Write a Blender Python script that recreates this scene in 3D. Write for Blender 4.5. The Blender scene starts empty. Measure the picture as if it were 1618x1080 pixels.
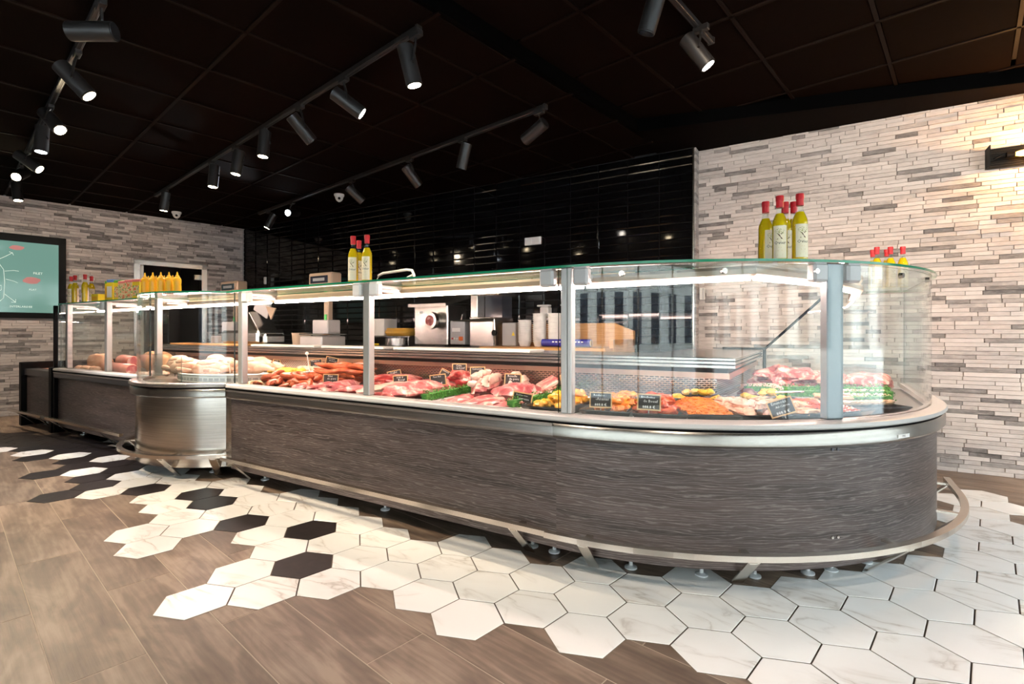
import bpy, bmesh, math, random
import numpy as np
from mathutils import Vector, Matrix, noise
random.seed(7)
PI = math.pi
C = bpy.context.scene.collection
SC = bpy.context.scene

# ------------------------------------------------------------------ camera
TH = math.radians(31.5)
cam = bpy.data.cameras.new('camera')
cam.sensor_width = 36.0
cam.lens = 36.0 * 809.4 / 1618.0
cam.shift_y = -14.5 / 1618.0
cam.clip_start = 0.05
camo = bpy.data.objects.new('camera', cam)
camo.location = (0, 0, 1.06)
camo.rotation_euler = (PI / 2, 0, TH)
C.objects.link(camo)
SC.camera = camo

# ------------------------------------------------------------------ world, daylight, exposure
w = bpy.data.worlds.new('daylight')
SC.world = w
w.use_nodes = True
bg = w.node_tree.nodes['Background']
bg.inputs[0].default_value = (0.74, 0.87, 1.0, 1)
bg.inputs[1].default_value = 9.0
SC.view_settings.view_transform = 'Standard'
SC.view_settings.look = 'None'
SC.view_settings.gamma = 1.0
SC.view_settings.use_curve_mapping = False
SC.view_settings.exposure = 1.12
SC.cycles.max_bounces = 10
SC.cycles.diffuse_bounces = 4
SC.cycles.glossy_bounces = 5
SC.cycles.transparent_max_bounces = 40
SC.cycles.sample_clamp_indirect = 6.0
SC.cycles.caustics_reflective = False
SC.cycles.caustics_refractive = False


def portal(loc, rot, sx, sy):
    l = bpy.data.lights.new('window_daylight', 'AREA')
    l.shape = 'RECTANGLE'; l.size = sx; l.size_y = sy
    l.cycles.is_portal = True
    o = bpy.data.objects.new('window_daylight', l)
    o.location = loc; o.rotation_euler = rot
    C.objects.link(o)


def added_spot(p, q, e, col=(1.0, .82, .62), size=75):
    """bare spot lamps without heads, added to brighten the floor and walls"""
    l = bpy.data.lights.new('spot', 'SPOT')
    l.energy = e; l.spot_size = math.radians(size); l.spot_blend = .7; l.shadow_soft_size = .05; l.color = col
    o = bpy.data.objects.new('spot', l)
    o.location = p
    o.rotation_mode = 'QUATERNION'
    o.rotation_quaternion = (Vector(p) - Vector(q)).to_track_quat('Z', 'Y')
    C.objects.link(o)


added_spot((.9, 2.2, 2.72), (.9, 5.1, 1.3), 62)
added_spot((1.9, 2.4, 2.72), (1.5, 5.1, 1.4), 40)
added_spot((-.2, 1.9, 2.72), (-.1, 5.1, 1.6), 60)
added_spot((.3, .3, 2.72), (-.2, 1.75, 0), 48, (1, .87, .72), 58)
added_spot((-1.6, .1, 2.72), (-1.5, 1.75, 0), 46, (1, .85, .68), 58)
added_spot((-3.4, .2, 2.72), (-3.5, 1.3, 0), 105)
added_spot((-5.2, .5, 2.72), (-5.2, 1.3, 0), 90)
added_spot((-7.0, .3, 2.72), (-8.8, 1.6, 1.2), 75)
added_spot((-6.4, 2.45, 2.70), (-8.6, 3.2, 1.7), 26)

portal((3.62, 0.9, 1.35), (0, PI / 2, 0), 2.5, 7.0)
portal((0.0, -3.22, 1.35), (PI / 2, 0, 0), 6.2, 2.5)


# ------------------------------------------------------------------ materials
class M:
    pass


def new_mat(name):
    m = bpy.data.materials.new(name)
    m.use_nodes = True
    nt = m.node_tree
    return m, nt, nt.nodes['Principled BSDF']


def N(nt, typ, **kw):
    n = nt.nodes.new(typ)
    for k, v in kw.items():
        if k.startswith('i_'):
            n.inputs[int(k[2:])].default_value = v
        else:
            setattr(n, k, v)
    return n


def pm(name, col, rough=0.5, metal=0.0, spec=0.5, emit=None, es=0.0, coat=0.0, trans=0.0, sss=0.0):
    m, nt, b = new_mat(name)
    b.inputs['Base Color'].default_value = (*col, 1)
    b.inputs['Roughness'].default_value = rough
    b.inputs['Metallic'].default_value = metal
    b.inputs['Specular IOR Level'].default_value = spec
    b.inputs['Coat Weight'].default_value = coat
    b.inputs['Transmission Weight'].default_value = trans
    b.inputs['Subsurface Weight'].default_value = sss
    b.inputs['Subsurface Scale'].default_value = 0.02
    if emit:
        b.inputs['Emission Color'].default_value = (*emit, 1)
        b.inputs['Emission Strength'].default_value = es
    return m


def ramp(nt, stops):
    r = nt.nodes.new('ShaderNodeValToRGB')
    e = r.color_ramp.elements
    while len(e) < len(stops):
        e.new(0.5)
    for i, (p, c) in enumerate(stops):
        e[i].position = p
        e[i].color = (*c, 1)
    return r


def noise_mat(name, stops, scale=8.0, stretch=(1, 1, 1), rough=0.5, detail=4.0, bump=0.0, coords='pos', metal=0.0, spec=0.5, coat=0.0, rnd=True, dist=0.0, sss=0.0):
    """principled material whose colour runs through a ramp driven by noise"""
    m, nt, b = new_mat(name)
    L = nt.links
    if coords == 'pos':
        src = N(nt, 'ShaderNodeNewGeometry').outputs['Position']
    else:
        src = N(nt, 'ShaderNodeTexCoord').outputs['Object']
    if rnd:
        oi = N(nt, 'ShaderNodeObjectInfo')
        mu = N(nt, 'ShaderNodeMath', operation='MULTIPLY'); mu.inputs[1].default_value = 37.0
        L.new(oi.outputs['Random'], mu.inputs[0])
        ad = N(nt, 'ShaderNodeVectorMath', operation='ADD')
        L.new(src, ad.inputs[0]); L.new(mu.outputs[0], ad.inputs[1])
        src = ad.outputs[0]
    mp = N(nt, 'ShaderNodeMapping')
    mp.inputs['Scale'].default_value = stretch
    L.new(src, mp.inputs[0])
    no = N(nt, 'ShaderNodeTexNoise')
    no.inputs['Scale'].default_value = scale
    no.inputs['Detail'].default_value = detail
    no.inputs['Distortion'].default_value = dist
    L.new(mp.outputs[0], no.inputs['Vector'])
    r = ramp(nt, stops)
    L.new(no.outputs['Fac'], r.inputs[0])
    L.new(r.outputs[0], b.inputs['Base Color'])
    b.inputs['Roughness'].default_value = rough
    b.inputs['Metallic'].default_value = metal
    b.inputs['Specular IOR Level'].default_value = spec
    b.inputs['Coat Weight'].default_value = coat
    b.inputs['Subsurface Weight'].default_value = sss
    b.inputs['Subsurface Scale'].default_value = 0.01
    if bump:
        bu = N(nt, 'ShaderNodeBump')
        bu.inputs['Strength'].default_value = bump
        bu.inputs['Distance'].default_value = 0.01
        L.new(no.outputs['Fac'], bu.inputs['Height'])
        L.new(bu.outputs[0], b.inputs['Normal'])
    return m


def wood_floor():
    m, nt, b = new_mat('plank_oak')
    L = nt.links
    tc = N(nt, 'ShaderNodeTexCoord'); oi = N(nt, 'ShaderNodeObjectInfo')
    mu = N(nt, 'ShaderNodeMath', operation='MULTIPLY'); mu.inputs[1].default_value = 53.0
    L.new(oi.outputs['Random'], mu.inputs[0])
    ad = N(nt, 'ShaderNodeVectorMath', operation='ADD')
    L.new(tc.outputs['Object'], ad.inputs[0]); L.new(mu.outputs[0], ad.inputs[1])
    mp = N(nt, 'ShaderNodeMapping'); mp.inputs['Scale'].default_value = (1.0, 3.6, 1)
    L.new(ad.outputs[0], mp.inputs[0])
    n1 = N(nt, 'ShaderNodeTexNoise'); n1.inputs['Scale'].default_value = 2.2; n1.inputs['Detail'].default_value = 5; n1.inputs['Distortion'].default_value = 1.2
    L.new(mp.outputs[0], n1.inputs['Vector'])
    wv = N(nt, 'ShaderNodeTexWave', wave_type='BANDS', bands_direction='Y')
    wv.inputs['Scale'].default_value = 3.0; wv.inputs['Distortion'].default_value = 9.0; wv.inputs['Detail'].default_value = 3; wv.inputs['Detail Scale'].default_value = 0.8
    L.new(mp.outputs[0], wv.inputs['Vector'])
    mp2 = N(nt, 'ShaderNodeMapping'); mp2.inputs['Scale'].default_value = (5, 110, 1)
    L.new(ad.outputs[0], mp2.inputs[0])
    n2 = N(nt, 'ShaderNodeTexNoise'); n2.inputs['Scale'].default_value = 1.5; n2.inputs['Detail'].default_value = 3
    L.new(mp2.outputs[0], n2.inputs['Vector'])
    n3 = N(nt, 'ShaderNodeTexNoise'); n3.inputs['Scale'].default_value = 5.0; n3.inputs['Detail'].default_value = 4
    L.new(ad.outputs[0], n3.inputs['Vector'])
    a1 = N(nt, 'ShaderNodeMath', operation='MULTIPLY_ADD'); a1.inputs[1].default_value = 0.07
    L.new(wv.outputs['Fac'], a1.inputs[0]); L.new(n1.outputs['Fac'], a1.inputs[2])
    a2 = N(nt, 'ShaderNodeMath', operation='MULTIPLY_ADD'); a2.inputs[1].default_value = 0.16
    L.new(n2.outputs['Fac'], a2.inputs[0]); L.new(a1.outputs[0], a2.inputs[2])
    a3 = N(nt, 'ShaderNodeMath', operation='MULTIPLY_ADD'); a3.inputs[1].default_value = 0.42
    L.new(n3.outputs['Fac'], a3.inputs[0]); L.new(a2.outputs[0], a3.inputs[2])
    r = ramp(nt, [(0.50, (0.074, 0.046, 0.032)), (0.78, (0.152, 0.104, 0.074)), (1.06, (0.262, 0.190, 0.139))])
    d = N(nt, 'ShaderNodeMath', operation='DIVIDE'); d.inputs[1].default_value = 1.6
    L.new(a3.outputs[0], d.inputs[0])
    for e in r.color_ramp.elements:
        e.position = e.position / 1.6
    L.new(d.outputs[0], r.inputs[0])
    hv = N(nt, 'ShaderNodeHueSaturation')
    vm = N(nt, 'ShaderNodeMath', operation='MULTIPLY_ADD'); vm.inputs[1].default_value = 0.35; vm.inputs[2].default_value = 0.85
    L.new(oi.outputs['Random'], vm.inputs[0]); L.new(vm.outputs[0], hv.inputs['Value'])
    L.new(r.outputs[0], hv.inputs['Color'])
    L.new(hv.outputs[0], b.inputs['Base Color'])
    b.inputs['Roughness'].default_value = 0.42
    bu = N(nt, 'ShaderNodeBump'); bu.inputs['Strength'].default_value = 0.12; bu.inputs['Distance'].default_value = 0.004
    L.new(n2.outputs['Fac'], bu.inputs['Height']); L.new(bu.outputs[0], b.inputs['Normal'])
    return m


def marble():
    m, nt, b = new_mat('white_marble')
    L = nt.links
    tc = N(nt, 'ShaderNodeTexCoord'); oi = N(nt, 'ShaderNodeObjectInfo')
    mu = N(nt, 'ShaderNodeMath', operation='MULTIPLY'); mu.inputs[1].default_value = 91.0
    L.new(oi.outputs['Random'], mu.inputs[0])
    ad = N(nt, 'ShaderNodeVectorMath', operation='ADD')
    L.new(tc.outputs['Object'], ad.inputs[0]); L.new(mu.outputs[0], ad.inputs[1])
    mp = N(nt, 'ShaderNodeMapping'); mp.inputs['Scale'].default_value = (1.6, 4.5, 1); mp.inputs['Rotation'].default_value = (0, 0, 0.3)
    L.new(ad.outputs[0], mp.inputs[0])
    no = N(nt, 'ShaderNodeTexNoise'); no.inputs['Scale'].default_value = 1.6; no.inputs['Detail'].default_value = 6; no.inputs['Distortion'].default_value = 0.8
    L.new(mp.outputs[0], no.inputs['Vector'])
    s = N(nt, 'ShaderNodeMath', operation='SUBTRACT'); s.inputs[1].default_value = 0.5
    L.new(no.outputs['Fac'], s.inputs[0])
    a = N(nt, 'ShaderNodeMath', operation='ABSOLUTE'); L.new(s.outputs[0], a.inputs[0])
    r = ramp(nt, [(0.0, (0.55, 0.50, 0.45)), (0.012, (0.72, 0.68, 0.63)), (0.045, (0.84, 0.815, 0.78)), (0.2, (0.89, 0.87, 0.84))])
    L.new(a.outputs[0], r.inputs[0])
    n2 = N(nt, 'ShaderNodeTexNoise'); n2.inputs['Scale'].default_value = 3.0
    L.new(ad.outputs[0], n2.inputs['Vector'])
    r2 = ramp(nt, [(0.42, (0, 0, 0)), (0.62, (1, 1, 1))])
    L.new(n2.outputs['Fac'], r2.inputs[0])
    mx = N(nt, 'ShaderNodeMix', data_type='RGBA')
    L.new(r2.outputs[0], mx.inputs[0])
    mx.inputs[6].default_value = (0.89, 0.87, 0.84, 1)
    L.new(r.outputs[0], mx.inputs[7])
    L.new(mx.outputs[2], b.inputs['Base Color'])
    b.inputs['Roughness'].default_value = 0.22
    return m


def stone_mat():
    m, nt, b = new_mat('split_face_stone')
    L = nt.links
    at = N(nt, 'ShaderNodeAttribute', attribute_name='tone')
    ge = N(nt, 'ShaderNodeNewGeometry')
    mp = N(nt, 'ShaderNodeMapping'); mp.inputs['Scale'].default_value = (14, 14, 55)
    L.new(ge.outputs['Position'], mp.inputs[0])
    no = N(nt, 'ShaderNodeTexNoise'); no.inputs['Scale'].default_value = 1.0; no.inputs['Detail'].default_value = 6; no.inputs['Roughness'].default_value = 0.7
    L.new(mp.outputs[0], no.inputs['Vector'])
    s = N(nt, 'ShaderNodeMath', operation='MULTIPLY_ADD'); s.inputs[1].default_value = 0.85
    L.new(no.outputs['Fac'], s.inputs[0]); L.new(at.outputs['Fac'], s.inputs[2])
    s2 = N(nt, 'ShaderNodeMath', operation='SUBTRACT'); s2.inputs[1].default_value = 0.40
    L.new(s.outputs[0], s2.inputs[0])
    r = ramp(nt, [(0.0, (0.10, 0.088, 0.085)), (0.22, (0.25, 0.222, 0.212)), (0.5, (0.46, 0.405, 0.382)), (0.85, (0.62, 0.555, 0.525))])
    L.new(s2.outputs[0], r.inputs[0])
    L.new(r.outputs[0], b.inputs['Base Color'])
    b.inputs['Roughness'].default_value = 0.75
    bu = N(nt, 'ShaderNodeBump'); bu.inputs['Strength'].default_value = 0.5; bu.inputs['Distance'].default_value = 0.006
    L.new(no.outputs['Fac'], bu.inputs['Height']); L.new(bu.outputs[0], b.inputs['Normal'])
    return m


def laminate():
    m, nt, b = new_mat('dark_oak_laminate')
    L = nt.links
    at = N(nt, 'ShaderNodeAttribute', attribute_name='along')   # metres along the front, metres up
    mp = N(nt, 'ShaderNodeMapping'); mp.inputs['Scale'].default_value = (1.0, 8, 1)
    L.new(at.outputs['Vector'], mp.inputs[0])
    n1 = N(nt, 'ShaderNodeTexNoise'); n1.inputs['Scale'].default_value = 1.3; n1.inputs['Detail'].default_value = 4; n1.inputs['Distortion'].default_value = 1.0
    L.new(mp.outputs[0], n1.inputs['Vector'])
    wv = N(nt, 'ShaderNodeTexWave', wave_type='BANDS', bands_direction='Y')
    wv.inputs['Scale'].default_value = 3.4; wv.inputs['Distortion'].default_value = 16.0; wv.inputs['Detail'].default_value = 5; wv.inputs['Detail Scale'].default_value = 1.0
    L.new(mp.outputs[0], wv.inputs['Vector'])
    mp2 = N(nt, 'ShaderNodeMapping'); mp2.inputs['Scale'].default_value = (9, 420, 1)
    L.new(at.outputs['Vector'], mp2.inputs[0])
    n2 = N(nt, 'ShaderNodeTexNoise'); n2.inputs['Scale'].default_value = 1.0; n2.inputs['Detail'].default_value = 3
    L.new(mp2.outputs[0], n2.inputs['Vector'])
    r1 = ramp(nt, [(0.30, (0.026, 0.0175, 0.0160)), (0.70, (0.086, 0.061, 0.055))])
    L.new(n1.outputs['Fac'], r1.inputs[0])
    pw = N(nt, 'ShaderNodeMath', operation='POWER'); pw.inputs[1].default_value = 6.0
    L.new(wv.outputs['Fac'], pw.inputs[0])
    st = N(nt, 'ShaderNodeMath', operation='MULTIPLY_ADD'); st.inputs[1].default_value = 0.34
    r2 = ramp(nt, [(0.55, (0, 0, 0)), (0.78, (1, 1, 1))])
    L.new(n2.outputs['Fac'], r2.inputs[0])
    L.new(pw.outputs[0], st.inputs[0])
    m2 = N(nt, 'ShaderNodeMath', operation='MULTIPLY'); m2.inputs[1].default_value = 0.46
    L.new(r2.outputs[0], m2.inputs[0]); L.new(m2.outputs[0], st.inputs[2])
    mx = N(nt, 'ShaderNodeMix', data_type='RGBA')
    L.new(st.outputs[0], mx.inputs[0]); L.new(r1.outputs[0], mx.inputs[6])
    mx.inputs[7].default_value = (0.33, 0.285, 0.27, 1)
    L.new(mx.outputs[2], b.inputs['Base Color'])
    b.inputs['Roughness'].default_value = 0.38
    bu = N(nt, 'ShaderNodeBump'); bu.inputs['Strength'].default_value = 0.15; bu.inputs['Distance'].default_value = 0.003
    L.new(n2.outputs['Fac'], bu.inputs['Height']); L.new(bu.outputs[0], b.inputs['Normal'])
    return m


def glass_mat(name, tint=(0.965, 0.985, 0.975), rough=0.0, f=1.0):
    m, nt, b = new_mat(name)
    nt.nodes.remove(b)
    L = nt.links
    out = nt.nodes['Material Output']
    tr = N(nt, 'ShaderNodeBsdfTransparent'); tr.inputs[0].default_value = (*tint, 1)
    gl = N(nt, 'ShaderNodeBsdfGlossy'); gl.inputs['Roughness'].default_value = rough; gl.inputs[0].default_value = (1, 1, 1, 1)
    fr = N(nt, 'ShaderNodeFresnel'); fr.inputs[0].default_value = 1.45
    ge = N(nt, 'ShaderNodeNewGeometry')
    # the pane has two faces; keep the same Fresnel on both sides
    io = N(nt, 'ShaderNodeMix', data_type='FLOAT')
    L.new(ge.outputs['Backfacing'], io.inputs[0]); io.inputs[2].default_value = 1.45; io.inputs[3].default_value = 1 / 1.45
    L.new(io.outputs[0], fr.inputs[0])
    mu = N(nt, 'ShaderNodeMath', operation='MULTIPLY'); mu.inputs[1].default_value = f
    L.new(fr.outputs[0], mu.inputs[0])
    mx = N(nt, 'ShaderNodeMixShader')
    L.new(mu.outputs[0], mx.inputs[0]); L.new(tr.outputs[0], mx.inputs[1]); L.new(gl.outputs[0], mx.inputs[2])
    L.new(mx.outputs[0], out.inputs[0])
    return m


def oil_mat():
    m, nt, b = new_mat('yellow_oil')
    nt.nodes.remove(b)
    L = nt.links
    out = nt.nodes['Material Output']
    tr = N(nt, 'ShaderNodeBsdfTransparent'); tr.inputs[0].default_value = (1.0, 0.86, 0.10, 1)
    tl = N(nt, 'ShaderNodeBsdfDiffuse'); tl.inputs[0].default_value = (0.98, 0.66, 0.01, 1)
    gl = N(nt, 'ShaderNodeBsdfGlossy'); gl.inputs['Roughness'].default_value = 0.03
    fr = N(nt, 'ShaderNodeFresnel'); fr.inputs[0].default_value = 1.4
    m1 = N(nt, 'ShaderNodeMixShader'); m1.inputs[0].default_value = 0.82
    L.new(tr.outputs[0], m1.inputs[1]); L.new(tl.outputs[0], m1.inputs[2])
    m2 = N(nt, 'ShaderNodeMixShader')
    L.new(fr.outputs[0], m2.inputs[0]); L.new(m1.outputs[0], m2.inputs[1]); L.new(gl.outputs[0], m2.inputs[2])
    L.new(m2.outputs[0], out.inputs[0])
    return m


def perforated(name, base, slot, rough):
    m, nt, b = new_mat(name)
    L = nt.links
    at = N(nt, 'ShaderNodeAttribute', attribute_name='along')
    br = N(nt, 'ShaderNodeTexBrick')
    br.inputs['Scale'].default_value = 1.0
    br.inputs['Mortar Size'].default_value = 0.0038
    br.inputs['Brick Width'].default_value = 0.032
    br.inputs['Row Height'].default_value = 0.0125
    br.inputs['Color1'].default_value = (*slot, 1); br.inputs['Color2'].default_value = (*slot, 1)
    br.inputs['Mortar'].default_value = (*base, 1)
    L.new(at.outputs['Vector'], br.inputs['Vector'])
    L.new(br.outputs['Color'], b.inputs['Base Color'])
    L.new(br.outputs['Fac'], b.inputs['Metallic'])
    b.inputs['Roughness'].default_value = rough
    return m


M.plank = wood_floor()
M.marble = marble()
M.blackhex = noise_mat('black_hexagon', [(0.3, (0.010, 0.007, 0.008)), (0.7, (0.022, 0.016, 0.016))], scale=30, rough=0.4, spec=.25)
M.grout = pm('grout', (0.20, 0.16, 0.125), 0.8)
M.plankgrout = pm('plank_grout', (0.42, 0.34, 0.26), 0.8)
M.stone = stone_mat()
M.laminate = laminate()
M.blacktile = pm('black_glazed_tile', (0.003, 0.003, 0.0035), 0.06, spec=0.32)
M.tilegrout = pm('tile_grout', (0.014, 0.014, 0.015), 0.7, spec=.2)
M.steel = noise_mat('brushed_steel', [(0.3, (0.46, 0.44, 0.42)), (0.7, (0.62, 0.60, 0.575))], scale=1.0, stretch=(3, 3, 160), rough=0.27, metal=1.0, rnd=False)
M.steelv = noise_mat('brushed_steel_wrapped', [(0.3, (0.52, 0.49, 0.45)), (0.7, (0.74, 0.70, 0.64))], scale=1.0, stretch=(3, 3, 260), rough=0.19, metal=1.0, rnd=False)
M.band = pm('band_steel', (0.33, 0.31, 0.28), 0.26, 1.0)
M.chrome = pm('polished_steel', (0.50, 0.47, 0.43), 0.2, 1.0)
M.railmetal = pm('satin_rail_steel', (0.66, 0.60, 0.53), 0.22, 1.0)
M.zinc = pm('bright_zinc', (0.72, 0.73, 0.74), 0.3, 0.35)
M.darksteel = pm('dark_satin_steel', (0.09, 0.09, 0.10), 0.3, 0.8)
M.black = pm('black_paint', (0.0022, 0.0022, 0.0025), 0.5, spec=.12)
M.blackmatte = pm('black_matte', (0.010, 0.009, 0.009), 0.55)
M.lampblack = pm('lamp_black', (0.020, 0.018, 0.018), 0.4, 0.2)
M.ceil = noise_mat('dark_ceiling_panel', [(0.3, (0.0042, 0.0020, 0.0013)), (0.7, (0.0062, 0.0030, 0.0020))], scale=40, rough=0.9, spec=.02)
M.ceilbar = pm('dark_ceiling_bar', (0.0075, 0.0038, 0.0026), 0.6, spec=.05)
M.soffit = pm('dark_soffit', (0.0030, 0.0016, 0.0012), 0.8, spec=.03)
M.white = pm('white_plastic', (0.82, 0.80, 0.77), 0.35)
M.rim = pm('grey_bumper', (0.50, 0.485, 0.47), 0.35)
M.greyplastic = pm('grey_plastic', (0.46, 0.46, 0.46), 0.35)
M.alu = pm('satin_aluminium', (0.50, 0.49, 0.48), 0.4, 0.5)
M.darkalu = pm('grey_blue_post', (0.20, 0.225, 0.24), 0.35, 0.4)
M.cream = pm('cream_lamp_housing', (0.44, 0.33, 0.235), 0.45)
M.glass = glass_mat('clear_glass', f=0.9)
M.gedge = pm('green_glass_edge', (0.012, 0.22, 0.11), 0.12)
M.gedge2 = pm('dark_glass_edge', (0.05, 0.075, 0.07), 0.15)
M.led = pm('led_tube', (1, 0.9, 0.92), 0.5, emit=(1.0, 0.71, 0.64), es=70.0)
M.lampwarm = pm('lamp_face_warm', (1, 1, 1), 0.5, emit=(1.0, 0.80, 0.52), es=30.0)
M.lampwhite = pm('lamp_face_white', (1, 1, 1), 0.5, emit=(1.0, 0.92, 0.82), es=22.0)
M.lampcool = pm('lamp_face_cool', (1, 1, 1), 0.5, emit=(0.85, 0.92, 1.0), es=22.0)
M.bulb = pm('amber_bulb', (1, 0.7, 0.3), 0.2, emit=(1.0, 0.40, 0.06), es=7.0)
M.wallpaint = pm('plain_wall', (0.30, 0.28, 0.27), 0.7)
M.screen = pm('backlit_board', (0.02, 0.03, 0.03), 0.08, emit=(0.17, 0.33, 0.27), es=0.42)
M.chalk = pm('chalk_line', (0.5, 0.55, 0.5), 0.7, emit=(0.55, 0.65, 0.58), es=0.42)
M.slate = pm('slate_board', (0.018, 0.016, 0.016), 0.6)
M.chalktext = pm('chalk_writing', (0.85, 0.83, 0.80), 0.8)
M.cardwood = pm('card_frame_wood', (0.62, 0.38, 0.17), 0.55)
M.beech = noise_mat('beech_block', [(0.3, (0.50, 0.24, 0.07)), (0.7, (0.66, 0.36, 0.13))], scale=3, stretch=(2, 2, 30), rough=0.4)
M.copper = pm('copper_lit_steel', (0.52, 0.36, 0.29), 0.3, 1.0)
M.perf = perforated('perforated_steel', (0.60, 0.46, 0.41), (0.035, 0.025, 0.022), 0.25)
M.deck = pm('deck_steel', (0.50, 0.46, 0.44), 0.3, 0.9)
M.traysteel = pm('tray_steel', (0.66, 0.64, 0.62), 0.25, 0.9)
M.traywhite = pm('white_tray', (0.80, 0.76, 0.72), 0.35)
M.trayblack = pm('black_tray', (0.012, 0.012, 0.013), 0.25)
M.parsley = noise_mat('parsley_green', [(0.3, (0.012, 0.13, 0.018)), (0.7, (0.10, 0.36, 0.05))], scale=60, rough=0.5)
M.red = noise_mat('red_meat', [(0.38, (0.23, 0.012, 0.014)), (0.52, (0.38, 0.040, 0.040)), (0.60, (0.56, 0.20, 0.17)), (0.70, (0.72, 0.44, 0.38))], scale=22, bump=.25, rough=0.3, dist=0.6)
M.pink = noise_mat('pink_meat', [(0.38, (0.40, 0.065, 0.075)), (0.50, (0.54, 0.150, 0.150)), (0.57, (0.68, 0.33, 0.29)), (0.66, (0.80, 0.58, 0.51))], scale=20, bump=.25, rough=0.3, dist=0.6)
M.cured = noise_mat('cured_dark', [(0.3, (0.07, 0.010, 0.014)), (0.7, (0.18, 0.04, 0.045))], scale=25, rough=0.4)
M.fat = noise_mat('white_fat', [(0.3, (0.58, 0.32, 0.26)), (0.6, (0.76, 0.58, 0.49))], scale=11, rough=0.35)
M.sausage = noise_mat('merguez_red', [(0.3, (0.36, 0.055, 0.02)), (0.7, (0.60, 0.15, 0.06))], scale=26, rough=0.28)
M.andouille = noise_mat('pale_sausage', [(0.3, (0.52, 0.33, 0.18)), (0.7, (0.68, 0.48, 0.30))], scale=22, rough=0.35)
M.chicken = noise_mat('chicken_skin', [(0.3, (0.62, 0.30, 0.20)), (0.5, (0.72, 0.46, 0.35)), (0.7, (0.80, 0.60, 0.48))], scale=18, rough=0.32)
M.yellow = noise_mat('yellow_marinade', [(0.3, (0.62, 0.22, 0.015)), (0.6, (0.78, 0.42, 0.04))], scale=30, rough=0.28)
M.orange = noise_mat('orange_marinade', [(0.3, (0.60, 0.12, 0.012)), (0.6, (0.76, 0.26, 0.04))], scale=30, rough=0.28)
M.redmar = noise_mat('red_marinade', [(0.3, (0.40, 0.025, 0.012)), (0.6, (0.58, 0.10, 0.03))], scale=30, rough=0.22)
M.beige = noise_mat('pale_marinade', [(0.3, (0.54, 0.28, 0.15)), (0.6, (0.70, 0.46, 0.29))], scale=26, rough=0.32)
M.mash = noise_mat('golden_mash', [(0.3, (0.70, 0.40, 0.03)), (0.6, (0.85, 0.58, 0.10))], scale=30, rough=0.4)
M.ham = noise_mat('ham_pink', [(0.3, (0.52, 0.17, 0.12)), (0.6, (0.64, 0.26, 0.19))], scale=9, rough=0.3)
M.pate = noise_mat('pate_crust', [(0.3, (0.55, 0.26, 0.12)), (0.6, (0.72, 0.42, 0.24))], scale=22, rough=0.5)
M.oil = oil_mat()
M.bottleglass = glass_mat('bottle_glass', (0.93, 0.96, 0.93))
M.redcap = pm('red_foil_cap', (0.62, 0.02, 0.03), 0.35)
M.paper = pm('cream_label', (0.90, 0.80, 0.58), 0.6)
M.ink = pm('label_ink', (0.03, 0.025, 0.01), 0.6)
M.inkgold = pm('label_gold', (0.60, 0.42, 0.02), 0.5)
M.inkgreen = pm('label_olive', (0.30, 0.32, 0.05), 0.6)
M.mustard = pm('mustard_yellow', (0.85, 0.45, 0.02), 0.3)
M.mustardtip = pm('mustard_nozzle', (0.88, 0.50, 0.03), 0.3)
M.inkred = pm('print_red', (0.62, 0.05, 0.05), 0.5)
M.packyellow = pm('packet_yellow', (0.88, 0.66, 0.02), 0.4)
M.packgreen = pm('packet_green', (0.12, 0.42, 0.05), 0.4)
M.packblue = pm('packet_blue', (0.10, 0.22, 0.55), 0.4)
M.packpink = pm('packet_pink', (0.80, 0.20, 0.20), 0.4)
M.veg = noise_mat('vegetable_print', [(0.36, (0.10, 0.30, 0.04)), (0.5, (0.85, 0.72, 0.45)), (0.62, (0.75, 0.16, 0.06))], scale=45, rough=0.4)
M.blue = pm('blue_film', (0.03, 0.03, 0.32), 0.25)
M.orangebtn = pm('orange_button', (0.85, 0.16, 0.02), 0.4)
M.greenled = pm('green_sticker', (0.02, 0.55, 0.08), 0.4)
M.handle_y = pm('yellow_handle', (0.85, 0.60, 0.01), 0.4)
M.brownpack = pm('golden_crate', (0.72, 0.40, 0.06), 0.45)
M.teal = pm('teal_cloth', (0.20, 0.48, 0.45), 0.7)
M.displayglass = pm('display_glass', (0.03, 0.035, 0.05), 0.1)
M.door_dark = pm('dark_room', (0.02, 0.017, 0.017), 0.6)
M.orangefruit = pm('peeled_carrot', (0.75, 0.20, 0.04), 0.35)


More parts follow.
